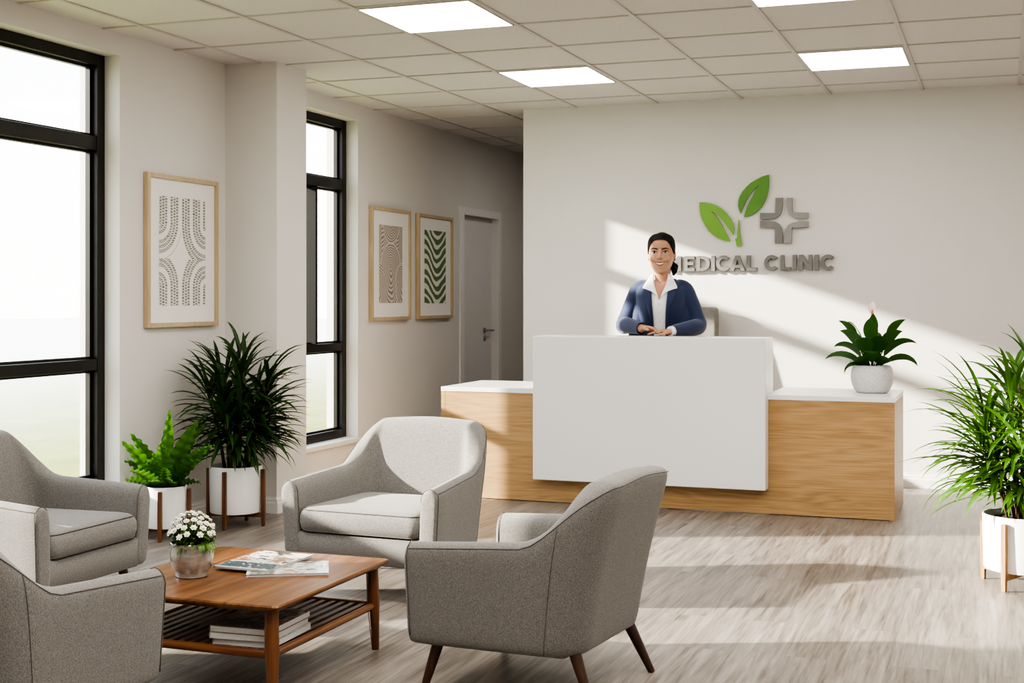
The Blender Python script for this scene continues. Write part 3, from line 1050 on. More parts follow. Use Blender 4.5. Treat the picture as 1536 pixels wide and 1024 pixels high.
# ---------------------------------------------------------------- coffee table
def rr2(x0, x1, y0, y1, r, z, n=5):
    pts = []
    for cx, cy, a0 in ((x1 - r, y1 - r, 0), (x0 + r, y1 - r, 90), (x0 + r, y0 + r, 180), (x1 - r, y0 + r, 270)):
        for k in range(n + 1):
            a = math.radians(a0 + 90 * k / n)
            pts.append((cx + r * math.cos(a), cy + r * math.sin(a), z))
    return pts
TX, TY = -2.507, 4.10
tb = thing('coffee_table', 'low warm-brown wooden coffee table with slatted lower shelf between the armchairs', 'coffee table', (TX, TY, 0))
hx, hy = 0.365, 0.415
mb = MB()
def tr_(ins, z):
    return rr2(-hx + ins, hx - ins, -hy + ins, hy - ins, 0.018, z)
mb.rings([tr_(0.03, 0.302), tr_(0.012, 0.309), tr_(0.001, 0.319), tr_(0, 0.325), tr_(0.003, 0.330)])
mb.build('tabletop', M['teak_y'], tb, 30)
lx, ly = 0.318, 0.365
for sx in (-1, 1):
    for sy in (-1, 1):
        MB().tube([(sx * (lx - 0.004), sy * (ly - 0.004), 0.304), (sx * lx, sy * ly, 0.17), (sx * (lx + 0.006), sy * (ly + 0.006), 0)], [0.0225, 0.0235, 0.0135], 18).build('leg', M['teak_z'], tb, 60)
for sy in (-1, 1):
    MB().tube([(-lx, sy * ly, 0.163), (lx, sy * ly, 0.163)], [0.0145, 0.0145], 12).build('shelf_rail', M['teak_x'], tb, 60)
for sx in (-1, 1):
    MB().tube([(sx * lx, -ly, 0.163), (sx * lx, ly, 0.163)], [0.013, 0.013], 12).build('shelf_rail', M['teak_y'], tb, 60)
mb = MB()
ns = 15
for k in range(ns):
    x = lerp(-lx + 0.035, lx - 0.035, k / (ns - 1))
    mb.box(x - 0.0105, x + 0.0105, -ly + 0.004, ly - 0.004, 0.160, 0.171)
for y in (-0.12, 0.12):
    mb.box(-lx + 0.01, lx - 0.01, y - 0.012, y + 0.012, 0.148, 0.160)
mb.build('slatted_shelf', M['slat'], tb, 0)

# ---------------------------------------------------------------- magazines
M['cover'] = vcol('magazine_cover', 0.28, 0.5, 0.3)
def cover_fn(seed, pal):
    def fn(u, v):
        a = noise.noise((u * 5 + seed, v * 4.0, seed)) + 0.6 * noise.noise((u * 13, v * 16 + seed, 1.3))
        b = noise.noise((u * 30 + seed, v * 11, 4.2)) + 0.4 * noise.noise((u * 60, v * 50 + seed, 2.2))
        t = 0.5 + 0.8 * a
        c = pal[0]
        if t > 0.80:
            c = pal[1]
        if t < 0.22:
            c = pal[2]
        if v > 0.66:
            c = pal[3] if b > -0.05 else (pal[2] if b > -0.35 else pal[0])
            if 0.955 < v:
                c = pal[0]
        if abs(v - 0.1) < 0.04 and 0.1 < u < 0.70 and b > 0.05:
            c = pal[2]
        if 0.25 < v < 0.6 and t > 0.62:
            c = pal[4]
        return c
    return fn
def magazine(label, loc, rz, w, h, th, seed, pal, tilt=(0, 0)):
    t = thing('magazine', label, 'magazine', loc, rz, 'magazines on the coffee table')
    t.rotation_euler = (tilt[0], tilt[1], rz)
    mb = MB()
    k = max(3, int(th / 0.004))
    mb.box(-w / 2 + 0.003, w / 2 - 0.003, -h / 2 + 0.002, h / 2 - 0.003, 0.001, th - 0.0012)
    mb.build('pages', M['page'], t, 0)
    g = MB()
    n = 26
    me = bpy.data.meshes.new('cover')
    m = 34
    vs, fs, cs = [], [], []
    fn = cover_fn(seed, pal)
    for j in range(m + 1):
        for i in range(n + 1):
            vs.append((lerp(-w / 2, w / 2, i / n), lerp(h / 2, -h / 2, j / m), th))
            cs.append(fn(i / n, j / m))
    for j in range(m):
        for i in range(n):
            a = j * (n + 1) + i
            fs.append((a, a + n + 1, a + n + 2, a + 1))
    # spine and back cover
    b0 = len(vs)
    for x, z in ((-w / 2, th), (-w / 2 - 0.0012, th * 0.5), (-w / 2, 0.0), (w / 2, 0.0)):
        for y in (-h / 2, h / 2):
            vs.append((x, y, z))
            cs.append(pal[0])
    for q in range(3):
        fs.append((b0 + 2 * q, b0 + 2 * q + 1, b0 + 2 * q + 3, b0 + 2 * q + 2))
    me.from_pydata(vs, [], fs)
    ca = me.color_attributes.new('Col', 'FLOAT_COLOR', 'POINT')
    for q, c in enumerate(cs):
        ca.data[q].color = (c[0], c[1], c[2], 1)
    link('cover', me, M['cover'], t, 0)
    return t
PALA = [(0.72, 0.69, 0.63), (0.78, 0.76, 0.72), (0.06, 0.065, 0.07), (0.10, 0.15, 0.18), (0.36, 0.20, 0.11)]
PALB = [(0.62, 0.60, 0.56), (0.40, 0.32, 0.25), (0.07, 0.065, 0.06), (0.20, 0.20, 0.195), (0.30, 0.20, 0.14)]
PALC = [(0.34, 0.30, 0.27), (0.16, 0.045, 0.03), (0.030, 0.022, 0.018), (0.10, 0.14, 0.15), (0.18, 0.03, 0.02)]
PALD = [(0.7, 0.68, 0.65), (0.5, 0.45, 0.4), (0.1, 0.1, 0.1), (0.3, 0.3, 0.3), (0.3, 0.3, 0.3)]
def tt(zl):
    return 0.3305 + zl
magazine('lower magazine on the coffee table, sticking out right under another', (-2.392, 4.195, tt(0.0)), math.radians(-62), 0.215, 0.285, 0.009, 3.1, PALB)
magazine('upper magazine on the coffee table, pale cover with dark lower band', (-2.525, 4.255, tt(0.0095)), math.radians(-2), 0.225, 0.315, 0.007, 8.4, PALA)
sz = 0.1715
magazine('bottom magazine of the stack on the slatted shelf', (-2.322, 3.905, sz), math.radians(2), 0.215, 0.285, 0.020, 5.0, PALD)
magazine('middle magazine of the stack on the slatted shelf', (-2.330, 3.900, sz + 0.0205), math.radians(3.5), 0.220, 0.288, 0.020, 6.0, PALD)
magazine('top magazine of the shelf stack, dark photographic cover', (-2.328, 3.902, sz + 0.041), math.radians(2.2), 0.222, 0.290, 0.020, 11.7, PALC)

# ---------------------------------------------------------------- plants
class LMB(MB):
    def __init__(s):
        super().__init__()
        s.c = []

    def leaf(s, base, az, el, L, W, droop, fold=0.25, n=7, shade=0.5, wave=0, wfreq=6, peak=0.45, tipd=0.35, twist=0.0, tw0=0.0):
        p = Vector(base)
        ca, sa = math.cos(az), math.sin(az)
        side = Vector((-sa, ca, 0))
        b = len(s.v)
        e = el
        for i in range(n + 1):
            t = i / n
            w = W * 0.5 * (math.sin(PI * t ** (math.log(0.5) / math.log(peak))) ** 0.8 if 0 < t < 1 else 0.06)
            d = Vector((ca * math.cos(e), sa * math.cos(e), math.sin(e)))
            up = side.cross(d) * -1
            sd = side * math.cos(tw0 + twist * t) + up * math.sin(tw0 + twist * t)
            wv = wave * math.sin(t * wfreq * 2 * PI) * W
            s.v.append(tuple(p - sd * w + up * (fold * w + wv)))
            s.v.append(tuple(p))
            s.v.append(tuple(p + sd * w + up * (fold * w - wv)))
            sh = max(0, min(1, shade + tipd * (t - 0.5)))
            s.c += [sh, sh * 0.75, sh]
            if i < n:
                a = b + i * 3
                s.f += [(a, a + 1, a + 4, a + 3), (a + 1, a + 2, a + 5, a + 4)]
            p = p + d * (L / n)
            e -= droop / n * (0.5 + t)

    def build(s, name, mat, parent):
        me = bpy.data.meshes.new(name)
        me.from_pydata(s.v, [], s.f)
        ca = me.color_attributes.new('Col', 'FLOAT_COLOR', 'POINT')
        for q, c in enumerate(s.c):
            ca.data[q].color = (c, c, c, 1)
        return link(name, me, mat, parent, 180)

def plant_stand(label, loc, rz, r, h, zbar, mat):
    """four square posts outside the pot and a cross under it"""
    t = thing('plant_stand', label, 'plant stand', loc, rz, 'wooden plant stands')
    for k in range(4):
        a = k * PI / 2
        c = Vector((math.cos(a), math.sin(a), 0)) * (r + 0.0135)
        mb = MB()
        u = Vector((math.cos(a), math.sin(a), 0)) * 0.0115
        v = Vector((-math.sin(a), math.cos(a), 0)) * 0.0115
        def sq(z, f):
            return [c + (-u - v) * f + Vector((0, 0, z)), c + (u - v) * f + Vector((0, 0, z)), c + (u + v) * f + Vector((0, 0, z)), c + (-u + v) * f + Vector((0, 0, z))]
        mb.rings([sq(0, 0.8), sq(zbar, 1.0), sq(h, 0.95)])
        mb.build('leg', mat, t, 0, bevel=0.002)
    for k in range(2):
        L = r + 0.004
        mb = MB()
        z0 = zbar - 0.026
        if k == 0:
            mb.box(-L, L, -0.012, 0.012, z0, zbar)
        else:
            mb.box(-0.012, 0.012, -L, L, z0, zbar - 0.0005)
        mb.build('cross_bar', mat, t, 0)
    return t

def planter(parent, r, z0, z1, taper=0.97):
    prof = [(r * taper - 0.012, z0), (r * taper - 0.003, z0 + 0.002), (r * taper, z0 + 0.01), (r, z1 - 0.006), (r - 0.002, z1 - 0.001), (r - 0.006, z1), (r - 0.010, z1 - 0.002), (r - 0.011, z1 - 0.02), (r * taper - 0.012, z1 - 0.06)]
    MB().lathe(prof, 56).build('pot', M['pot'], parent, 50)
    mb = MB()
    n = 40
    rr = r - 0.0125
    rs = []
    for q in range(5):
        f = 1 - q / 4.4
        rs.append([(rr * f * math.cos(2 * PI * k / n), rr * f * math.sin(2 * PI * k / n), z1 - 0.03 + 0.008 * (1 - f) + 0.004 * noise.noise((k * 0.9, q * 2.1, r * 9))) for k in range(n)])
    mb.rings(rs, False, True)
    mb.build('soil', M['soil'], parent, 180)

def palm(label, cat_name, loc, rz, r, z0, z1, ztop, spread, mat, seed, ncane=13, per=19, llen=0.27, bright=0.0, xlim=None, wid=(0.022, 0.030)):
    rnd = random.Random(seed)
    t = thing(cat_name, label, 'potted plant', loc, rz)
    planter(t, r, z0, z1)
    cn = MB()
    lf = LMB()
    H = ztop - z1
    for c in range(ncane):
        a = 2 * PI * c / ncane * 2.4 + rnd.uniform(-0.3, 0.3)
        rb = r * 0.5 * math.sqrt((c + 0.5) / ncane)
        hb = H * rnd.uniform(0.30, 0.74) if c > 2 else H * (0.80 - 0.03 * c)
        ro = rb + (0.16 * spread * (1.15 - hb / H) + 0.03) * (rb / (0.5 * r)) * 1.9
        p0 = Vector((rb * math.cos(a), rb * math.sin(a), z1 - 0.03))
        p2 = Vector((ro * math.cos(a), ro * math.sin(a), z1 + hb))
        p1 = p0.lerp(p2, 0.5) + Vector((-math.cos(a), -math.sin(a), 0)) * 0.012 + Vector((0, 0, 0.02))
        cn.tube([p0, p0.lerp(p1, 0.6), p1, p1.lerp(p2, 0.6), p2], [0.0075, 0.007, 0.0065, 0.006, 0.004], 7)
        for k in range(per):
            f = k / (per - 1)
            q = lerp(0.30, 1.0, f)
            b = p0.lerp(p1, q * 2) if q < 0.5 else p1.lerp(p2, q * 2 - 1)
            az = rnd.uniform(0, 2 * PI)
            if rnd.random() < 0.6:
                az = a + rnd.gauss(0, 0.75)
            rel = (b.z - z1) / H
            el = lerp(0.15, 1.25, f ** 1.8) + rnd.uniform(-0.3, 0.25)
            L = llen * rnd.uniform(0.72, 1.12) * (0.75 + 0.45 * math.sin(PI * min(1, max(0.15, rel + 0.15))))
            if f > 0.9:
                L *= 1.05
            # keep leaves out of walls
            if xlim is not None:
                wd = math.cos(az + rz) * L * math.cos(el) + b.x * math.cos(rz) - b.y * math.sin(rz)
                if wd < xlim:
                    az = rnd.uniform(-1.1, 1.1) - rz
            sh = rnd.uniform(0.15, 0.75) + bright * (1 - rel) * 0.6
            lf.leaf(b, az, el, L, rnd.uniform(*wid), rnd.uniform(0.7, 1.6), 0.35, 7, max(0, min(1, sh)), tipd=0.3, twist=rnd.uniform(-0.5, 0.5))
    cn.build('cane', M['bark'], t, 180)
    lf.build('foliage', mat, t)
    return t

plant_stand('dark wood stand holding the largest white planter by the column', (-4.125, 6.635, 0), math.radians(-80.5), 0.152, 0.325, 0.078, M['walnut'])
palm('large dark green bushy palm in white planter beside the column', 'potted_palm', (-4.125, 6.635, 0), 0, 0.15, 0.0785, 0.345, 1.11, 0.36, M['palm_leaf'], 11, ncane=16, per=27, llen=0.275, xlim=-0.285)
plant_stand('dark wood stand holding the small white planter under the lone print', (-4.262, 6.150, 0), math.radians(-69), 0.113, 0.268, 0.062, M['walnut'])

t = thing('potted_fern', 'small bright green fern in white planter under the lone print', 'potted plant', (-4.262, 6.150, 0))
planter(t, 0.111, 0.0625, 0.286)
rnd = random.Random(5)
lf = LMB()
def ruffled(lf, az, el, L, W, droop, sh):
    """a broad arching leaf with rippled edges and raised side veins"""
    n = 34
    p = Vector((0.022 * math.cos(az), 0.022 * math.sin(az), 0.258))
    e = el
    ca, sa = math.cos(az), math.sin(az)
    side = Vector((-sa, ca, 0))
    b = len(lf.v)
    ph = rnd.uniform(0, 6)
    tw = -0.95 * math.cos(az - 0.35) + rnd.uniform(-0.2, 0.2)
    for i in range(n + 1):
        f = i / n
        d = Vector((ca * math.cos(e), sa * math.cos(e), math.sin(e)))
        up = side.cross(d) * -1
        w = W * 0.5 * max(0.05, math.sin(PI * (0.06 + 0.93 * f ** 0.85)) ** 0.75) * (0.35 + 0.65 * sstep(0, 0.35, f))
        scal = 1 + 0.10 * math.sin(i * PI)
        for k in (-1, -0.5, 0, 0.5, 1):
            rip = 0.0065 * abs(k) ** 1.5 * math.sin(i * 1.57 * (1 if k < 0 else 1) + ph + (0.9 if k > 0 else 0)) * min(1, f * 4)
            ww = w * (1 + 0.09 * (1 if i % 4 < 2 else -1) * (abs(k) == 1))
            s2 = side * math.cos(tw) + up * math.sin(tw)
            u2 = up * math.cos(tw) - side * math.sin(tw)
            lf.v.append(tuple(p + s2 * (k * ww) + u2 * (0.30 * abs(k) * w + rip)))
            lf.c.append(max(0, min(1, sh + 0.22 * (f - 0.4) + (0.10 if i % 4 < 2 else -0.10) * (0.4 + abs(k)) - (0.12 if k == 0 else 0))))
        if i < n:
            a = b + i * 5
            for k in range(4):
                lf.f.append((a + k, a + k + 1, a + k + 6, a + k + 5))
        p = p + d * (L / n)
        e -= droop / n * (0.5 + f)
for az, el, L, W, dr, sh in (
    (-0.75, 1.50, 0.45, 0.066, 0.25, 0.80), (0.15, 1.30, 0.42, 0.095, 0.35, 0.60), (0.7, 1.22, 0.40, 0.085, 0.35, 0.40), (-2.3, 1.22, 0.36, 0.085, 0.35, 0.6), (-2.05, 1.0, 0.37, 0.080, 0.30, 0.85), (-1.1, 1.18, 0.33, 0.090, 0.45, 0.60),
    (2.2, 1.38, 0.33, 0.075, 0.25, 0.35), (-2.5, 0.95, 0.26, 0.070, 0.6, 0.40), (-1.8, 0.75, 0.27, 0.075, 0.55, 0.75), (-0.3, 0.85, 0.33, 0.078, 0.6, 0.32),
    (0.1, 1.0, 0.36, 0.080, 0.55, 0.35), (-0.8, 0.60, 0.26, 0.070, 0.8, 0.30), (-1.35, 0.65, 0.22, 0.075, 0.7, 0.7), (-1.5, 1.25, 0.24, 0.08, 0.3, 0.65),
    (0.9, 1.2, 0.26, 0.07, 0.4, 0.3), (-2.2, 0.65, 0.22, 0.06, 0.8, 0.45), (-0.15, 0.55, 0.24, 0.065, 0.8, 0.25), (-1.0, 1.0, 0.20, 0.07, 0.5, 0.5), (-1.9, 1.1, 0.22, 0.07, 0.4, 0.55)):
    ruffled(lf, az, el, L, W, dr, sh)
lf.build('foliage', M['fern_leaf'], t)

plant_stand('pale oak stand holding the white planter at the right edge', (0.092, 6.480, 0), math.radians(-26.3), 0.186, 0.300, 0.075, M['stand_oak'])
palm('tall green palm in white planter at the right edge of the picture', 'potted_palm', (0.092, 6.480, 0), 0, 0.184, 0.0755, 0.325, 1.12, 0.42, M['palm_bright'], 23, ncane=18, per=29, llen=0.335, bright=0.75, wid=(0.020, 0.030))

# peace-lily-like plant on the desk
t = thing('potted_lily', 'broad-leaved plant with pale flower spike in round grey pot on the desk', 'potted plant', (-0.757, 8.475, 0.7205))
prof = [(0.080, 0.0), (0.094, 0.003), (0.108, 0.02), (0.124, 0.06), (0.129, 0.095), (0.125, 0.13), (0.115, 0.158), (0.108, 0.167), (0.102, 0.168), (0.098, 0.163), (0.104, 0.14), (0.11, 0.12)]
MB().lathe(prof, 56).build('pot', M['speckle'], t, 60)
MB().lathe([(0.105, 0.138), (0.06, 0.146), (0.001, 0.148)], 40, cap0=False).build('soil', M['soil'], t, 180)
lf = LMB()
st = MB()
rnd = random.Random(9)
def stalk_leaf(az, el, stem, L, W, dr, sh, h0=0.145):
    p = Vector((0.018 * math.cos(az), 0.018 * math.sin(az), h0))
    d = Vector((math.cos(az) * math.cos(el), math.sin(az) * math.cos(el), math.sin(el)))
    q = p + d * stem
    st.tube([p, p.lerp(q, 0.5), q], [0.0045, 0.004, 0.003], 6)
    lf.leaf(q - d * 0.01, az, el, L, W, dr, 0.22, 9, sh, peak=0.42, tipd=0.1, tw0=(0.75 if math.cos(az) < 0 else -0.75) * abs(math.cos(az)))
for az, el, stem, L, W, dr, sh in (
    (-2.95, 0.62, 0.07, 0.235, 0.060, 1.55, 0.6), (0.10, 0.55, 0.08, 0.215, 0.062, 1.9, 0.4), (0.0, 0.98, 0.10, 0.235, 0.066, 1.7, 0.5),
    (3.05, 0.95, 0.09, 0.20, 0.070, 1.7, 0.55), (-1.5, 0.9, 0.06, 0.17, 0.105, 1.4, 0.7), (-2.0, 1.1, 0.11, 0.17, 0.105, 1.3, 0.6), (-1.0, 1.15, 0.11, 0.17, 0.105, 1.3, 0.3),
    (-2.6, 1.1, 0.15, 0.18, 0.080, 1.2, 0.6), (-0.5, 1.1, 0.15, 0.18, 0.080, 1.2, 0.45), (1.5, 1.1, 0.13, 0.17, 0.09, 1.0, 0.4), (2.5, 1.2, 0.18, 0.18, 0.075, 1.1, 0.6),
    (0.6, 1.2, 0.18, 0.18, 0.075, 1.1, 0.6), (-1.6, 1.32, 0.18, 0.17, 0.09, 0.8, 0.75), (-2.8, 1.15, 0.21, 0.16, 0.060, 1.0, 0.8), (-0.3, 1.15, 0.22, 0.16, 0.062, 1.0, 0.7), (-1.4, 1.42, 0.22, 0.14, 0.065, 0.4, 0.6),
    (-2.2, 0.62, 0.05, 0.16, 0.085, 1.4, 0.4), (-0.8, 0.62, 0.05, 0.16, 0.085, 1.4, 0.4), (-2.8, 0.40, 0.05, 0.15, 0.045, 2.4, 0.5)):
    stalk_leaf(az, el, stem, L, W, dr, sh)
st.tube([(0, 0, 0.145), (0.002, 0, 0.30), (0.0, -0.002, 0.455)], [0.005, 0.0045, 0.004], 6)
st.build('stem', M['lily_leaf'], t, 180)
lf.build('foliage', M['lily_leaf'], t)
MB().tube([(0, -0.002, 0.44), (0, -0.002, 0.47), (0.001, -0.002, 0.51)], [0.006, 0.0075, 0.003], 8).build('flower_spike', M['spike'], t, 180)
mb = LMB()
mb.leaf((0, 0.004, 0.478), 1.4, 1.45, 0.085, 0.05, 0.3, 0.5, 7, 0.5)
sp = mb.build('spathe', M['spathe'], t)

# flower pot on the coffee table
t = thing('potted_flowers', 'silvery glazed pot of small white flowers on the coffee table', 'potted plant', (-2.66, 3.995, 0.3305))
prof = [(0.050, 0.0), (0.056, 0.002), (0.056, 0.012), (0.058, 0.020), (0.068, 0.034), (0.074, 0.060), (0.0745, 0.085), (0.072, 0.108), (0.0735, 0.117), (0.071, 0.119), (0.067, 0.115), (0.066, 0.09)]
MB().lathe(prof, 56).build('pot', M['silver'], t, 50)
MB().lathe([(0.0665, 0.098), (0.04, 0.104), (0.001, 0.106)], 30, cap0=False).build('soil', M['soil'], t, 180)
lf = LMB()
rnd = random.Random(3)
for k in range(330):
    a = rnd.uniform(0, 2 * PI)
    rr = 0.066 * math.sqrt(rnd.random())
    z = 0.10 + 0.075 * rnd.random() * (1 - (rr / 0.1) ** 2)
    el = rnd.uniform(-0.5, 1.0)
    lf.leaf((rr * math.cos(a), rr * math.sin(a), z), a + rnd.gauss(0, 0.8), el, rnd.uniform(0.02, 0.042), 0.012, 0.9, 0.2, 4, rnd.uniform(0.1, 0.9))
for k in range(16):
    a = -0.5 + rnd.gauss(0, 0.35)
    lf.leaf((0.066 * math.cos(a), 0.066 * math.sin(a), 0.12), a, 0.1, rnd.uniform(0.04, 0.075), 0.011, 2.4, 0.2, 5, rnd.uniform(0.4, 1.0))
lf.build('foliage', M['herb_leaf'], t)
st = MB()
heads = []
tries = 0
while len(heads) < 40 and tries < 4000:
    tries += 1
    a = rnd.uniform(0, 2 * PI)
    ph = rnd.uniform(0.05, 1.0)
    c = Vector((0.078 * math.cos(a) * math.cos(ph * PI / 2) * 1.0, 0.078 * math.sin(a) * math.cos(ph * PI / 2), 0.135 + 0.085 * math.sin(ph * PI / 2)))
    if all((c - h).length > 0.0205 for h in heads):
        heads.append(c)
for c in heads:
    st.tube([(c.x * 0.3, c.y * 0.3, 0.10), c * 0.7 + Vector((0, 0, 0.03)), c], 0.0013, 5)
st.build('stem', M['herb_leaf'] if False else M['lily_leaf'], t, 180)
for c in heads:
    n = Vector((c.x, c.y, (c.z - 0.10))).normalized()
    q = n.to_track_quat('Z', 'Y').to_matrix()
    mb = MB()
    R = rnd.uniform(0.0125, 0.0155)
    for layer, (cnt, rad, tilt, zz) in enumerate(((6, R, 0.25, 0.0), (5, R * 0.72, 0.75, 0.002))):
        for k in range(cnt):
            a = 2 * PI * k / cnt + layer * 0.5
            ux = Vector((math.cos(a) * math.cos(tilt), math.sin(a) * math.cos(tilt), math.sin(tilt)))
            vx = Vector((-math.sin(a), math.cos(a), 0))
            pts = [Vector((0, 0, zz)), ux * rad * 0.55 + vx * rad * 0.42, ux * rad, ux * rad * 0.55 - vx * rad * 0.42]
            pts = [c + q @ (p + Vector((0, 0, zz))) for p in pts]
            mb.add(pts, [(0, 1, 2, 3)])
    mb.ball(tuple(c + n * 0.003), 0.0062, n=8, m=6)
    mb.build('blossom', M['petal'], t, 180)

# ---------------------------------------------------------------- receptionist's chair
t = thing('task_chair', 'grey upholstered office chair behind the receptionist', 'office chair', (-2.135, 9.185, 0), math.radians(-2))
mb = MB()
def br(z, w, y0, y1, r=0.03):
    return rr2(-w / 2, w / 2, y0, y1, r, z, 5)
rs = []
for z, w, y in ((0.62, 0.40, 0.17), (0.64, 0.43, 0.17), (0.80, 0.445, 0.18), (1.0, 0.45, 0.205), (1.18, 0.44, 0.235), (1.222, 0.43, 0.243), (1.236, 0.40, 0.246)):
    e = 0.012 if z in (0.62, 1.236) else 0.0
    rs.append(br(z, w, y + e, y + 0.075 - e))
mb.rings(rs)
mb.build('backrest', M['taskchair'], t, 50)
mb = MB()
mb.rings([br(0.45, 0.44, -0.20, 0.20, 0.06), br(0.455, 0.47, -0.22, 0.21, 0.06), br(0.50, 0.475, -0.225, 0.21, 0.06), br(0.52, 0.45, -0.20, 0.2, 0.06)])
mb.build('seat', M['taskchair'], t, 50)
mb = MB()
mb.tube([(0, 0.10, 0.45), (0, 0.25, 0.47), (0, 0.262, 0.60), (0, 0.262, 0.70)], [0.02, 0.022, 0.02, 0.018], 10)
mb.build('back_bracket', M['black'], t, 60)
mb = MB()
mb.tube([(0, 0, 0.09), (0, 0, 0.45)], [0.028, 0.022], 14)
mb.build('gas_column', M['black'], t, 60)
for k in range(5):
    a = 2 * PI * k / 5 + 0.3
    c = Vector((math.cos(a), math.sin(a), 0))
    MB().tube([c * 0.02 + Vector((0, 0, 0.10)), c * 0.26 + Vector((0, 0, 0.065))], [0.022, 0.014], 8).build('base_arm', M['black'], t, 60)
    w_ = MB()
    v = Vector((-c.y, c.x, 0)) * 0.018
    w_.tube([c * 0.26 + Vector((0, 0, 0.027)) - v, c * 0.26 + Vector((0, 0, 0.027)) + v], [0.027, 0.027], 14)
    w_.build('caster', M['black'], t, 60)
# ---------------------------------------------------------------- receptionist
def remeshed(mb, voxel, smooth_it=4, factor=0.5):
    me = bpy.data.meshes.new('tmp')
    me.from_pydata(mb.v, [], mb.f)
    bm = bmesh.new()
    bm.from_mesh(me)
    bmesh.ops.recalc_face_normals(bm, faces=bm.faces)
    bm.to_mesh(me)
    bm.free()
    o = bpy.data.objects.new('tmp', me)
    COL.objects.link(o)
    m = o.modifiers.new('r', 'REMESH')
    m.mode = 'VOXEL'
    m.voxel_size = voxel
    if smooth_it:
        s = o.modifiers.new('s', 'SMOOTH')
        s.iterations = smooth_it
        s.factor = factor
    dg = bpy.context.evaluated_depsgraph_get()
    out = bpy.data.meshes.new_from_object(o.evaluated_get(dg))
    bpy.data.objects.remove(o)
    return out

def cut_faces(me, pred):
    bm = bmesh.new()
    bm.from_mesh(me)
    dead = [f for f in bm.faces if pred(f.calc_center_median())]
    bmesh.ops.delete(bm, geom=dead, context='FACES')
    bm.to_mesh(me)
    bm.free()
    return me

def oval(cx, cy, z, rx, ryf, ryb=None, n=36, pw=2.0):
    ryb = ryb or ryf
    pts = []
    for k in range(n):
        a = 2 * PI * k / n
        c, s_ = math.cos(a), math.sin(a)
        x = abs(c) ** (2 / pw) * (1 if c >= 0 else -1)
        y = abs(s_) ** (2 / pw) * (1 if s_ >= 0 else -1)
        pts.append((cx + rx * x, cy + (ryb if y > 0 else ryf) * y, z))
    return pts

def densify(rs, n):
    """smooth interpolation of (z, ...) parameter rows"""
    out = []
    for i in range(len(rs) - 1):
        p0 = rs[max(0, i - 1)]
        p1, p2 = rs[i], rs[i + 1]
        p3 = rs[min(len(rs) - 1, i + 2)]
        for k in range(n):
            t = k / n
            out.append([0.5 * ((2 * b) + (-a + c) * t + (2 * a - 5 * b + 4 * c - d_) * t * t + (-a + 3 * b - 3 * c + d_) * t ** 3) for a, b, c, d_ in zip(p0, p1, p2, p3)])
    out.append(list(rs[-1]))
    return out

PERSON = thing('person', 'smiling woman in navy blazer and white shirt standing behind the reception desk, hands folded', 'person', (-2.088, 8.50, 0), math.radians(7))

# torso rows: z, rx, front, back, cy
TORSO = [(0.83, 0.160, 0.105, 0.115, 0.01), (0.90, 0.172, 0.108, 0.125, 0.01), (0.98, 0.158, 0.105, 0.105, 0.01), (1.07, 0.130, 0.096, 0.085, 0.005), (1.14, 0.130, 0.100, 0.085, 0.0),
         (1.22, 0.143, 0.118, 0.090, 0.0), (1.28, 0.152, 0.118, 0.092, 0.0), (1.335, 0.158, 0.098, 0.090, 0.0), (1.375, 0.150, 0.078, 0.078, 0.005), (1.402, 0.115, 0.060, 0.066, 0.012), (1.424, 0.075, 0.052, 0.058, 0.014), (1.44, 0.055, 0.048, 0.052, 0.014)]
def torso(mb, g, z0=None, z1=None):
    rs = []
    for z, rx, f, b, cy in densify(TORSO, 4):
        if (z0 and z < z0) or (z1 and z > z1):
            continue
        rs.append(oval(0, cy, z, rx + g, f + g, b + g, pw=2.25))
    mb.rings(rs)

def arm_pts(sg, dz):
    return [(sg * 0.095, 0.008, 1.372), (sg * 0.145, 0.006, 1.352), (sg * 0.180, 0.006, 1.280), (sg * 0.222, -0.002, 1.175), (sg * 0.242, -0.035, 1.122), (sg * 0.205, -0.115, 1.112 + dz), (sg * 0.128, -0.208, 1.100 + dz), (sg * 0.092, -0.247, 1.094 + dz)]
ARM = {-1: arm_pts(-1, 0.012), 1: arm_pts(1, -0.004)}
ARMR = [0.042, 0.048, 0.043, 0.039, 0.038, 0.038, 0.029, 0.026]
def spline(pts, rad, n=5):
    rows = [tuple(p) + (r,) for p, r in zip(pts, rad)]
    d = densify(rows, n)
    return [q[:3] for q in d], [q[3] for q in d]

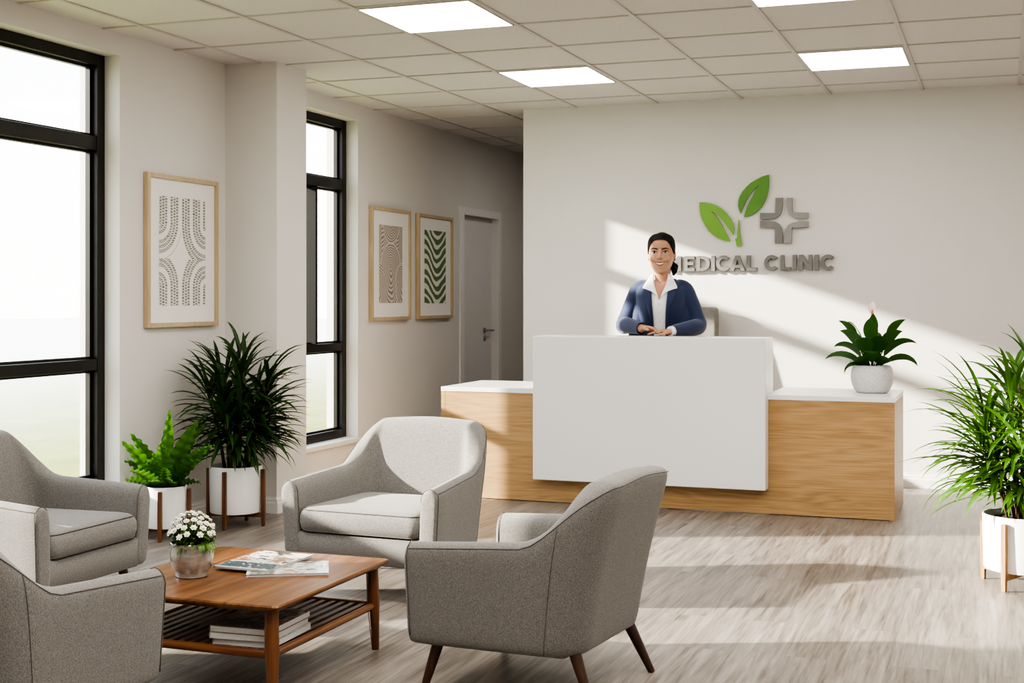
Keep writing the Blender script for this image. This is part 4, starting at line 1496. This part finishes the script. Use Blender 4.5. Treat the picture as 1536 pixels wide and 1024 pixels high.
def hand(mb, wrist, fwd, palm_n, thumb_side, curl, L=1.0, splay=0.06):
    """fwd: finger direction, palm_n: from the palm outwards, thumb_side: towards the thumb"""
    f = Vector(fwd).normalized()
    p = Vector(palm_n)
    p = (p - f * p.dot(f)).normalized()
    s_ = Vector(thumb_side)
    s_ = (s_ - f * s_.dot(f) - p * s_.dot(p)).normalized()
    w = Vector(wrist)
    rs = []
    for t, wd, th in ((-0.012, 0.024, 0.020), (0.01, 0.027, 0.018), (0.035, 0.037, 0.0165), (0.06, 0.041, 0.0145), (0.082, 0.040, 0.012), (0.090, 0.036, 0.009)):
        c = w + f * t * L
        rs.append([c + s_ * (wd * L * math.cos(2 * PI * k / 18)) + p * (th * L * math.sin(2 * PI * k / 18)) for k in range(18)])
    mb.rings(rs)
    for i, (off, ln, r) in enumerate(((0.030, 0.070, 0.0083), (0.0105, 0.079, 0.0086), (-0.0095, 0.073, 0.0082), (-0.0285, 0.058, 0.0074))):
        b = w + f * 0.074 * L + s_ * off * L
        d = (f + s_ * splay * (off / 0.03)).normalized()
        pts, rr = [b], [r * L]
        a = curl * 0.35
        for seg, k in ((0.45, 0), (0.30, 1), (0.25, 2)):
            dd = d * math.cos(a) + p * math.sin(a)
            for _ in range(2):
                pts.append(pts[-1] + dd * (ln * L * seg / 2))
                rr.append(r * L * (1 - 0.05 * len(rr)))
            a += curl * (0.55 if k == 0 else 0.4)
        rr[-1] *= 0.75
        mb.tube(pts, rr, 10)
    b = w + f * 0.018 * L + s_ * 0.022 * L
    d1 = (f * 0.72 + s_ * 0.62 + p * 0.30).normalized()
    d2 = (f * 0.93 + s_ * 0.22 + p * 0.28).normalized()
    mb.tube([b, b + d1 * 0.022 * L, b + d1 * 0.042 * L, b + d1 * 0.042 * L + d2 * 0.016 * L, b + d1 * 0.042 * L + d2 * 0.030 * L],
            [0.014 * L, 0.0125 * L, 0.0102 * L, 0.0095 * L, 0.007 * L], 10)

# head rows, measured up from the chin: z, half width, front, back
ZH = 1.460
HEAD = [(0.000, 0.026, 0.078, -0.040), (0.008, 0.040, 0.088, -0.020), (0.026, 0.054, 0.093, 0.020), (0.055, 0.0690, 0.094, 0.060), (0.088, 0.0770, 0.094, 0.082), (0.120, 0.0815, 0.091, 0.096), (0.140, 0.0830, 0.089, 0.102),
        (0.165, 0.0840, 0.094, 0.105), (0.195, 0.0820, 0.090, 0.102), (0.222, 0.0725, 0.073, 0.087), (0.243, 0.051, 0.046, 0.060), (0.252, 0.020, 0.016, 0.026)]
HCY = -0.012
def head(mb, g=0.0, gz=0.0):
    rs = []
    for z, w_, f_, b_ in densify(HEAD, 3):
        rs.append([(x, y, zz) for x, y, zz in oval(0, HCY, ZH + z * (1 + gz), w_ + g, f_ + g, max(b_, -f_ + 0.02) + g if b_ > 0 else max(0.012, b_ + 0.07), 48, 2.12)])
    mb.rings(rs)

body = MB()
torso(body, 0.0)
body.tube([(0, 0.018, 1.37), (0, 0.012, 1.43), (0, 0.004, 1.48), (0, 0.0, 1.54)], [0.070, 0.060, 0.056, 0.058], 24)
head(body)
for sg in (-1, 1):
    a, r = spline(ARM[sg], ARMR)
    body.tube(a, r, 18)
    lg, lr = spline([(sg * 0.088, 0.005, 0.90), (sg * 0.088, 0.0, 0.70), (sg * 0.085, 0.005, 0.48), (sg * 0.083, 0.02, 0.30), (sg * 0.082, 0.03, 0.09)], [0.088, 0.075, 0.053, 0.050, 0.034])
    body.tube(lg, lr, 20)
    body.ball((sg * 0.082, 0.03, 0.06), 0.036, 0.05, 0.05)
    body.tube([(sg * 0.082, 0.05, 0.045), (sg * 0.084, -0.06, 0.035), (sg * 0.086, -0.13, 0.03)], [0.036, 0.036, 0.022], 12, flat=0.8)
    # ear
    body.ball((sg * 0.0835, 0.010, ZH + 0.120), 0.010, 0.019, 0.031, 12, 10)
    body.ball((sg * 0.085, 0.006, ZH + 0.094), 0.007, 0.010, 0.012, 10, 8)
    # cheeks, brow ridge, nostril wings
    body.ball((sg * 0.040, -0.083, ZH + 0.090), 0.027, 0.018, 0.022, 14, 10)
    body.ball((sg * 0.0135, -0.104, ZH + 0.098), 0.0095, 0.0095, 0.0075, 10, 8)
    body.ball((sg * 0.030, -0.088, ZH + 0.160), 0.026, 0.014, 0.010, 12, 8)
body.tube([(0, -0.096, ZH + 0.152), (0, -0.104, ZH + 0.132), (0, -0.113, ZH + 0.114), (0, -0.117, ZH + 0.102), (0, -0.108, ZH + 0.096)], [0.0085, 0.0095, 0.0105, 0.0115, 0.008], 12)
body.ball((0, -0.091, ZH + 0.012), 0.020, 0.016, 0.013, 14, 10)
body.ball((0, -0.0935, ZH + 0.058), 0.030, 0.009, 0.014, 14, 10)
# her right hand lies over her left one
hand(body, (0.082, -0.254, 1.0875), (-0.93, -0.42, -0.02), (0.0, -0.15, -1.0), (-0.3, -0.9, 0.1), 0.25)
hand(body, (-0.086, -0.260, 1.1130), (0.90, -0.40, -0.10), (0.0, -0.30, -1.0), (0.35, -0.75, 0.35), 0.62)
bme = remeshed(body, 0.0030, 5, 0.5)
# eye sockets pressed in, skin surface stays one mesh
for v in bme.vertices:
    x, y, z = v.co
    if y < -0.04 and z > ZH:
        for sg in (-1, 1):
            d2 = ((x - sg * 0.0365) / 0.017) ** 2 + ((z - ZH - 0.1345) / 0.0105) ** 2
            v.co.y += 0.0075 * math.exp(-d2)
        # mouth groove
        d2 = ((x) / 0.032) ** 2 + ((z - ZH - 0.0625 - 6 * x * x) / 0.006) ** 2
        v.co.y += 0.004 * math.exp(-d2)
po = link('body', bme, M['skin'], PERSON, 180)

def bvh_of(meshes):
    vs, ps = [], []
    for me in meshes:
        b = len(vs)
        vs += [v.co.copy() for v in me.vertices]
        ps += [tuple(i + b for i in p.vertices) for p in me.polygons]
    return BVHTree.FromPolygons(vs, ps)

def drape(name, rows, ncols, target, off, mat, parent, thick=0.0, relax=0, sub=4, bow=0.0):
    """rows of (x0, z0, x1, z1) laid on the target from the front and lifted by off"""
    rows = densify([list(map(float, r)) for r in rows], sub)
    vs, fs = [], []
    lasty = -0.1
    for r in rows:
        for k in range(ncols + 1):
            t = k / ncols
            x, z = lerp(r[0], r[2], t), lerp(r[1], r[3], t)
            hit = target.ray_cast(Vector((x, -0.6, z)), Vector((0, 1, 0)))
            if hit[0] is not None:
                lasty = hit[0].y
            o_ = off + bow * math.sin(PI * t)
            vs.append((x, lasty - o_, z))
    n = ncols + 1
    if relax:
        # cloth bridges hollows: it may lift off the target but never sink in
        lim = [q[1] for q in vs]
        y = [q[1] for q in vs]
        m_ = len(rows)
        for _ in range(relax):
            ny = y[:]
            for i in range(m_):
                for k in range(n):
                    nb = [y[a * n + b] for a, b in ((i - 1, k), (i + 1, k), (i, k - 1), (i, k + 1)) if 0 <= a < m_ and 0 <= b < n]
                    ny[i * n + k] = min(lim[i * n + k], sum(nb) / len(nb))
            y = ny
        vs = [(q[0], yy, q[2]) for q, yy in zip(vs, y)]
    for i in range(len(rows) - 1):
        for k in range(ncols):
            fs.append((i * n + k, i * n + k + 1, (i + 1) * n + k + 1, (i + 1) * n + k))
    me = bpy.data.meshes.new(name)
    me.from_pydata(vs, [], fs)
    bm = bmesh.new()
    bm.from_mesh(me)
    bmesh.ops.recalc_face_normals(bm, faces=bm.faces)
    if sum(f.normal.y for f in bm.faces) > 0:
        bmesh.ops.reverse_faces(bm, faces=bm.faces)
    bm.to_mesh(me)
    bm.free()
    return link(name, me, mat, parent, 180, solid=thick)

headbvh = bvh_of([bme])
# face
for sg in (-1, 1):
    cx, cz = sg * 0.0365, ZH + 0.1345
    W_ = 0.0168
    def lid(dx):
        q = max(0.0, 1 - (dx / W_) ** 2)
        return q
    rows = []
    for k in range(9):
        dx = lerp(-W_, W_, k / 8)
        u = 0.0064 * lid(dx) ** 0.8
        l = 0.0046 * lid(dx)
        tl = 0.0016 * sg * dx / W_
        rows.append((cx + dx, cz + u + tl, cx + dx, cz - l + tl))
    e = drape('eye', rows, 4, headbvh, 0.0012, M['sclera'], PERSON, 0.001, sub=2)
    rows = []
    for k in range(7):
        dx = lerp(-0.0066, 0.0066, k / 6)
        h_ = math.sqrt(max(0, 0.0067 ** 2 - dx * dx))
        xx = dx - 0.0005
        rows.append((cx + xx, cz + min(h_, 0.0060), cx + xx, cz - min(h_, 0.0044)))
    drape('iris', rows, 4, headbvh, 0.0028, M['iris'], e, 0.0008, sub=2)
    rows = []
    for k in range(9):
        dx = lerp(-W_ * 1.08, W_ * 1.08, k / 8)
        u = 0.0067 * lid(dx) ** 0.8
        tl = 0.0016 * sg * dx / W_
        th = 0.0034
        rows.append((cx + dx, cz + u + tl + th, cx + dx, cz + u + tl - 0.0004))
    drape('eyelash', rows, 2, headbvh, 0.0026, M['hair'], PERSON, 0.001, sub=2)
    rows = []
    for k in range(9):
        t_ = k / 8
        x = sg * lerp(0.0140, 0.0620, t_)
        z = ZH + 0.1545 + 0.0070 * math.sin(PI * min(1, t_ * 0.85)) - 0.004 * max(0, t_ - 0.6) / 0.4
        h_ = lerp(0.0078, 0.0028, t_ ** 1.3)
        rows.append((x, z + h_ / 2, x, z - h_ / 2))
    drape('eyebrow', rows, 2, headbvh, 0.0018, M['hair'], PERSON, 0.001, sub=2)
def mouth(f_hi, f_lo, name, mat, off, w_):
    rows = []
    for k in range(13):
        x = lerp(-w_, w_, k / 12)
        q = max(0, 1 - (x / w_) ** 2)
        zc_ = ZH + 0.0610 + 0.0120 * (x / w_) ** 2
        rows.append((x, zc_ + f_hi(x / w_, q), x, zc_ + f_lo(x / w_, q)))
    return drape(name, rows, 4, headbvh, off, mat, PERSON, 0.0015, sub=2)
mouth(lambda x, q: 0.0070 * q, lambda x, q: -0.0068 * q, 'teeth', M['teeth'], 0.0016, 0.0305)
mouth(lambda x, q: 0.0102 * q ** 0.8 - 0.0012 * math.exp(-(x / 0.18) ** 2) + 0.0008, lambda x, q: 0.0062 * q - 0.0006, 'upper_lip', M['lip'], 0.0030, 0.0340)
mouth(lambda x, q: -0.0060 * q + 0.0008, lambda x, q: -0.0125 * q ** 0.8 - 0.0004, 'lower_lip', M['lip'], 0.0034, 0.0335)

# hair: close cap with side parting sweep, low ponytail
hm = MB()
head(hm, 0.0065, 0.034)
hm.ball((0, 0.024, ZH + 0.165), 0.082, 0.090, 0.106, 24, 16)
hme = remeshed(hm, 0.0035, 3, 0.5)
def not_hair(c):
    x, y, z = c.x, c.y, c.z - ZH
    ax = abs(x)
    line = 0.222 - 0.088 * (min(ax, 0.092) / 0.086) ** 3.4
    if y < -0.022:
        return z < line
    if y < 0.018:
        return z < lerp(0.125, 0.148, (y + 0.022) / 0.04)
    if y < 0.035:
        return z < lerp(0.105, 0.06, (y - 0.018) / 0.017)
    return z < 0.035
cut_faces(hme, not_hair)
link('hair', hme, M['hair'], PERSON, 180, solid=0.006)
pt = MB()
pt.tube([(0.010, 0.085, ZH + 0.075), (0.045, 0.078, ZH + 0.062), (0.078, 0.060, ZH + 0.042), (0.078, 0.052, ZH + 0.012), (0.070, 0.050, ZH - 0.012)], [0.024, 0.030, 0.027, 0.018, 0.006], 16)
pt.build('ponytail', M['hair'], PERSON, 180)

# clothes
sh = MB()
torso(sh, 0.007)
sme = remeshed(sh, 0.005, 2, 0.4)
def not_shirt(c):
    if c.z > 1.425:
        return True
    if c.y < 0 and c.z > 1.292 and abs(c.x) < 0.006 + (c.z - 1.292) * 0.42:
        return True
    return False
cut_faces(sme, not_shirt)
link('shirt', sme, M['shirt'], PERSON, 180, solid=0.002)

jk = MB()
torso(jk, 0.017, 0.80)
for sg in (-1, 1):
    a, r = spline(ARM[sg], [q + e for q, e in zip(ARMR, (0.012, 0.012, 0.016, 0.018, 0.016, 0.014, 0.013, 0.012))])
    jk.tube(a, r, 20)
    jk.ball((sg * 0.135, 0.006, 1.352), 0.066, 0.064, 0.050, 18, 12)
    jk.tube([(sg * 0.10, 0.0, 1.30), (sg * 0.128, 0.0, 1.20), (sg * 0.142, 0.0, 1.10), (sg * 0.135, 0.0, 0.95)], [0.07, 0.07, 0.075, 0.08], 20, flat=1.0)
jme = remeshed(jk, 0.0045, 6, 0.5)
def opening(z):
    # half width of the gap in the jacket front
    if z > 1.33:
        return lerp(0.060, 0.085, (z - 1.33) / 0.1)
    return lerp(0.038, 0.060, max(0, (z - 1.06) / 0.27))
def not_jacket(c):
    if c.y < 0.0 and abs(c.x) < opening(c.z) and c.z > 1.06 and c.y > -0.16:
        return True
    if c.z > 1.385 and math.hypot(c.x / 0.088, (c.y - 0.01) / 0.086) < 1:
        return True
    # cuffs end above the hands
    for q in ARM.values():
        wv = Vector(q[-1])
        if (c - wv).length < 0.09 and (c - wv).dot((wv - Vector(q[-2])).normalized()) > -0.012:
            return True
    return c.z < 0.83
cut_faces(jme, not_jacket)
link('blazer', jme, M['navy'], PERSON, 180, solid=0.004)
clothes = bvh_of([bme, sme, jme])
outer = bvh_of([sme, jme])
for sg in (-1, 1):
    rows = [(sg * 0.070, 1.425, sg * 0.085, 1.420), (sg * 0.058, 1.385, sg * 0.110, 1.372), (sg * 0.052, 1.345, sg * 0.108, 1.338), (sg * 0.046, 1.27, sg * 0.088, 1.285), (sg * 0.040, 1.19, sg * 0.064, 1.20), (sg * 0.036, 1.10, sg * 0.040, 1.10)]
    drape('lapel', rows, 5, outer, 0.006, M['navy'], PERSON, 0.003, relax=12, bow=0.003)
    rows = [(sg * 0.047, 1.458, sg * 0.066, 1.452), (sg * 0.045, 1.425, sg * 0.090, 1.412), (sg * 0.036, 1.385, sg * 0.112, 1.370), (sg * 0.024, 1.352, sg * 0.096, 1.362), (sg * 0.012, 1.322, sg * 0.050, 1.345), (sg * 0.004, 1.296, sg * 0.018, 1.318)]
    drape('collar', rows, 6, clothes, 0.012, M['shirt'], PERSON, 0.003, relax=30, bow=0.002)
# collar band behind the neck
cb = MB()
rs = []
for k in range(25):
    a = math.radians(-28 + 236 * k / 24)
    r0, r1 = 0.062, 0.057
    rs.append([(r0 * 1.12 * math.cos(a), 0.010 + r0 * math.sin(a), 1.405), (r0 * 1.05 * math.cos(a), 0.008 + r0 * math.sin(a), 1.458), (r1 * 1.05 * math.cos(a), 0.008 + r1 * math.sin(a), 1.458), (r1 * 1.12 * math.cos(a), 0.010 + r1 * math.sin(a), 1.405)])
cb.rings(rs)
cb.build('collar', M['shirt'], PERSON, 60)
# placket line and buttons
bt = MB()
for z in (1.262, 1.205, 1.148):
    hit = clothes.ray_cast(Vector((0, -0.6, z)), Vector((0, 1, 0)))
    if hit[0] is not None and hit[0].y > -0.18:
        MB().ball((0, hit[0].y - 0.001, z), 0.0045, 0.002, 0.0045, 10, 6).build('button', M['page'], PERSON, 180)
# shirt cuff at her left wrist
c0, c1 = Vector((0.106, -0.230, 1.0945)), Vector((0.082, -0.256, 1.0905))
MB().tube([c0, c1], [0.0315, 0.031], 18).build('cuff', M['shirt'], PERSON, 60)
# trousers and shoes
tr = MB()
torso(tr, 0.012, 0.80, 1.02)
for sg in (-1, 1):
    lg, lr = spline([(sg * 0.088, 0.005, 0.90), (sg * 0.090, 0.0, 0.70), (sg * 0.088, 0.005, 0.48), (sg * 0.087, 0.02, 0.30), (sg * 0.086, 0.03, 0.075)], [0.103, 0.092, 0.080, 0.074, 0.070])
    tr.tube(lg, lr, 20)
tme = remeshed(tr, 0.007, 4, 0.5)
link('trousers', tme, M['navy'], PERSON, 180)
for sg in (-1, 1):
    mb = MB()
    rs = []
    for y, w_, h_ in ((0.085, 0.020, 0.05), (0.075, 0.034, 0.075), (0.02, 0.041, 0.085), (-0.04, 0.043, 0.066), (-0.10, 0.044, 0.048), (-0.145, 0.036, 0.036), (-0.165, 0.012, 0.022)):
        ring_ = []
        for k in range(16):
            a = 2 * PI * k / 16
            ring_.append((sg * 0.085 + w_ * math.cos(a), y, max(0.001, h_ * 0.5 + h_ * 0.5 * math.sin(a) * 1.15)))
        rs.append(ring_)
    mb.rings(rs)
    mb.build('shoe', M['shoe'], PERSON, 180)
# ---------------------------------------------------------------- light
sun = bpy.data.lights.new('sun', 'SUN')
sun.energy = 21.0
sun.angle = math.radians(1.3)
sun.color = (1.0, 0.92, 0.81)
so = bpy.data.objects.new('sun', sun)
COL.objects.link(so)
so.rotation_euler = Vector((2.5, 1.0, -0.3526 * 2.5)).to_track_quat('-Z', 'Y').to_euler()
so.location = (-12, -4, 6)

wd = bpy.data.worlds.new('sky')
SC.world = wd
wd.use_nodes = True
nt = wd.node_tree
bg = nt.nodes['Background']
tc = N(nt, 'ShaderNodeTexCoord')
sep = N(nt, 'ShaderNodeSeparateXYZ')
nt.links.new(tc.outputs['Generated'], sep.inputs[0])
c = ramp(nt, [(0.0, (1.0, 0.985, 0.95)), (0.10, (1.0, 0.99, 0.965)), (0.30, (0.80, 0.865, 0.94)), (1.0, (0.60, 0.72, 0.92))], sep.outputs['Z'])
mp = N(nt, 'ShaderNodeMapping')
mp.inputs['Scale'].default_value = (2.0, 2.0, 7.0)
nt.links.new(tc.outputs['Generated'], mp.inputs['Vector'])
n = N(nt, 'ShaderNodeTexNoise', i_Scale=1.6, i_Detail=5.0)
nt.links.new(mp.outputs[0], n.inputs['Vector'])
c = mixc(nt, c, (1.0, 0.99, 0.97), ramp(nt, [(0.50, (0, 0, 0)), (0.66, (1, 1, 1))], n.outputs['Fac']))
nt.links.new(c, bg.inputs['Color'])
bg.inputs['Strength'].default_value = SKY = 4.2

def area(name, loc, rot, sx, sy, e, col=(1, 0.96, 0.91)):
    l = bpy.data.lights.new(name, 'AREA')
    l.shape = 'RECTANGLE'
    l.size, l.size_y = sx, sy
    l.energy = e
    l.color = col
    o = bpy.data.objects.new(name, l)
    COL.objects.link(o)
    o.location = loc
    o.rotation_euler = rot
    return o
# unseen area lamps added to brighten the lobby, spaced like the ceiling panels
for ix, y in ((-5, 3.95), (-5, 2.0), (-2, 3.95), (-2, 2.0), (1, 3.95), (1, 6.0), (-2, 0.0), (1, 1.0)):
    area('fill_lamp', (0.10 + 0.62 * ix + 0.31, y + 0.325, ZC - 0.01), (0, 0, 0), 0.59, 0.62, 30)

area('corridor_fill_lamp', (-3.0, 11.2, ZC - 0.01), (0, 0, 0), 0.59, 0.62, 9)  # unseen lamp added to lift the dark corridor

# ---------------------------------------------------------------- camera
cam = bpy.data.cameras.new('camera')
co = bpy.data.objects.new('camera', cam)
COL.objects.link(co)
co.location = (0, 0, 1.3)
co.rotation_euler = (PI / 2, 0, math.radians(20.19))
cam.sensor_width = 36
cam.lens = 36 * 2004 / 1536
cam.shift_y = -65 / 1536
cam.clip_start = 0.05
cam.clip_end = 300
SC.camera = co

SC.view_settings.view_transform = 'AgX'
SC.view_settings.look = 'AgX - High Contrast'
SC.view_settings.exposure = 0.2
SC.cycles.max_bounces = 8
SC.cycles.diffuse_bounces = 5
SC.cycles.transparent_max_bounces = 8
SC.cycles.sample_clamp_indirect = 6.0
SC.cycles.use_denoising = True
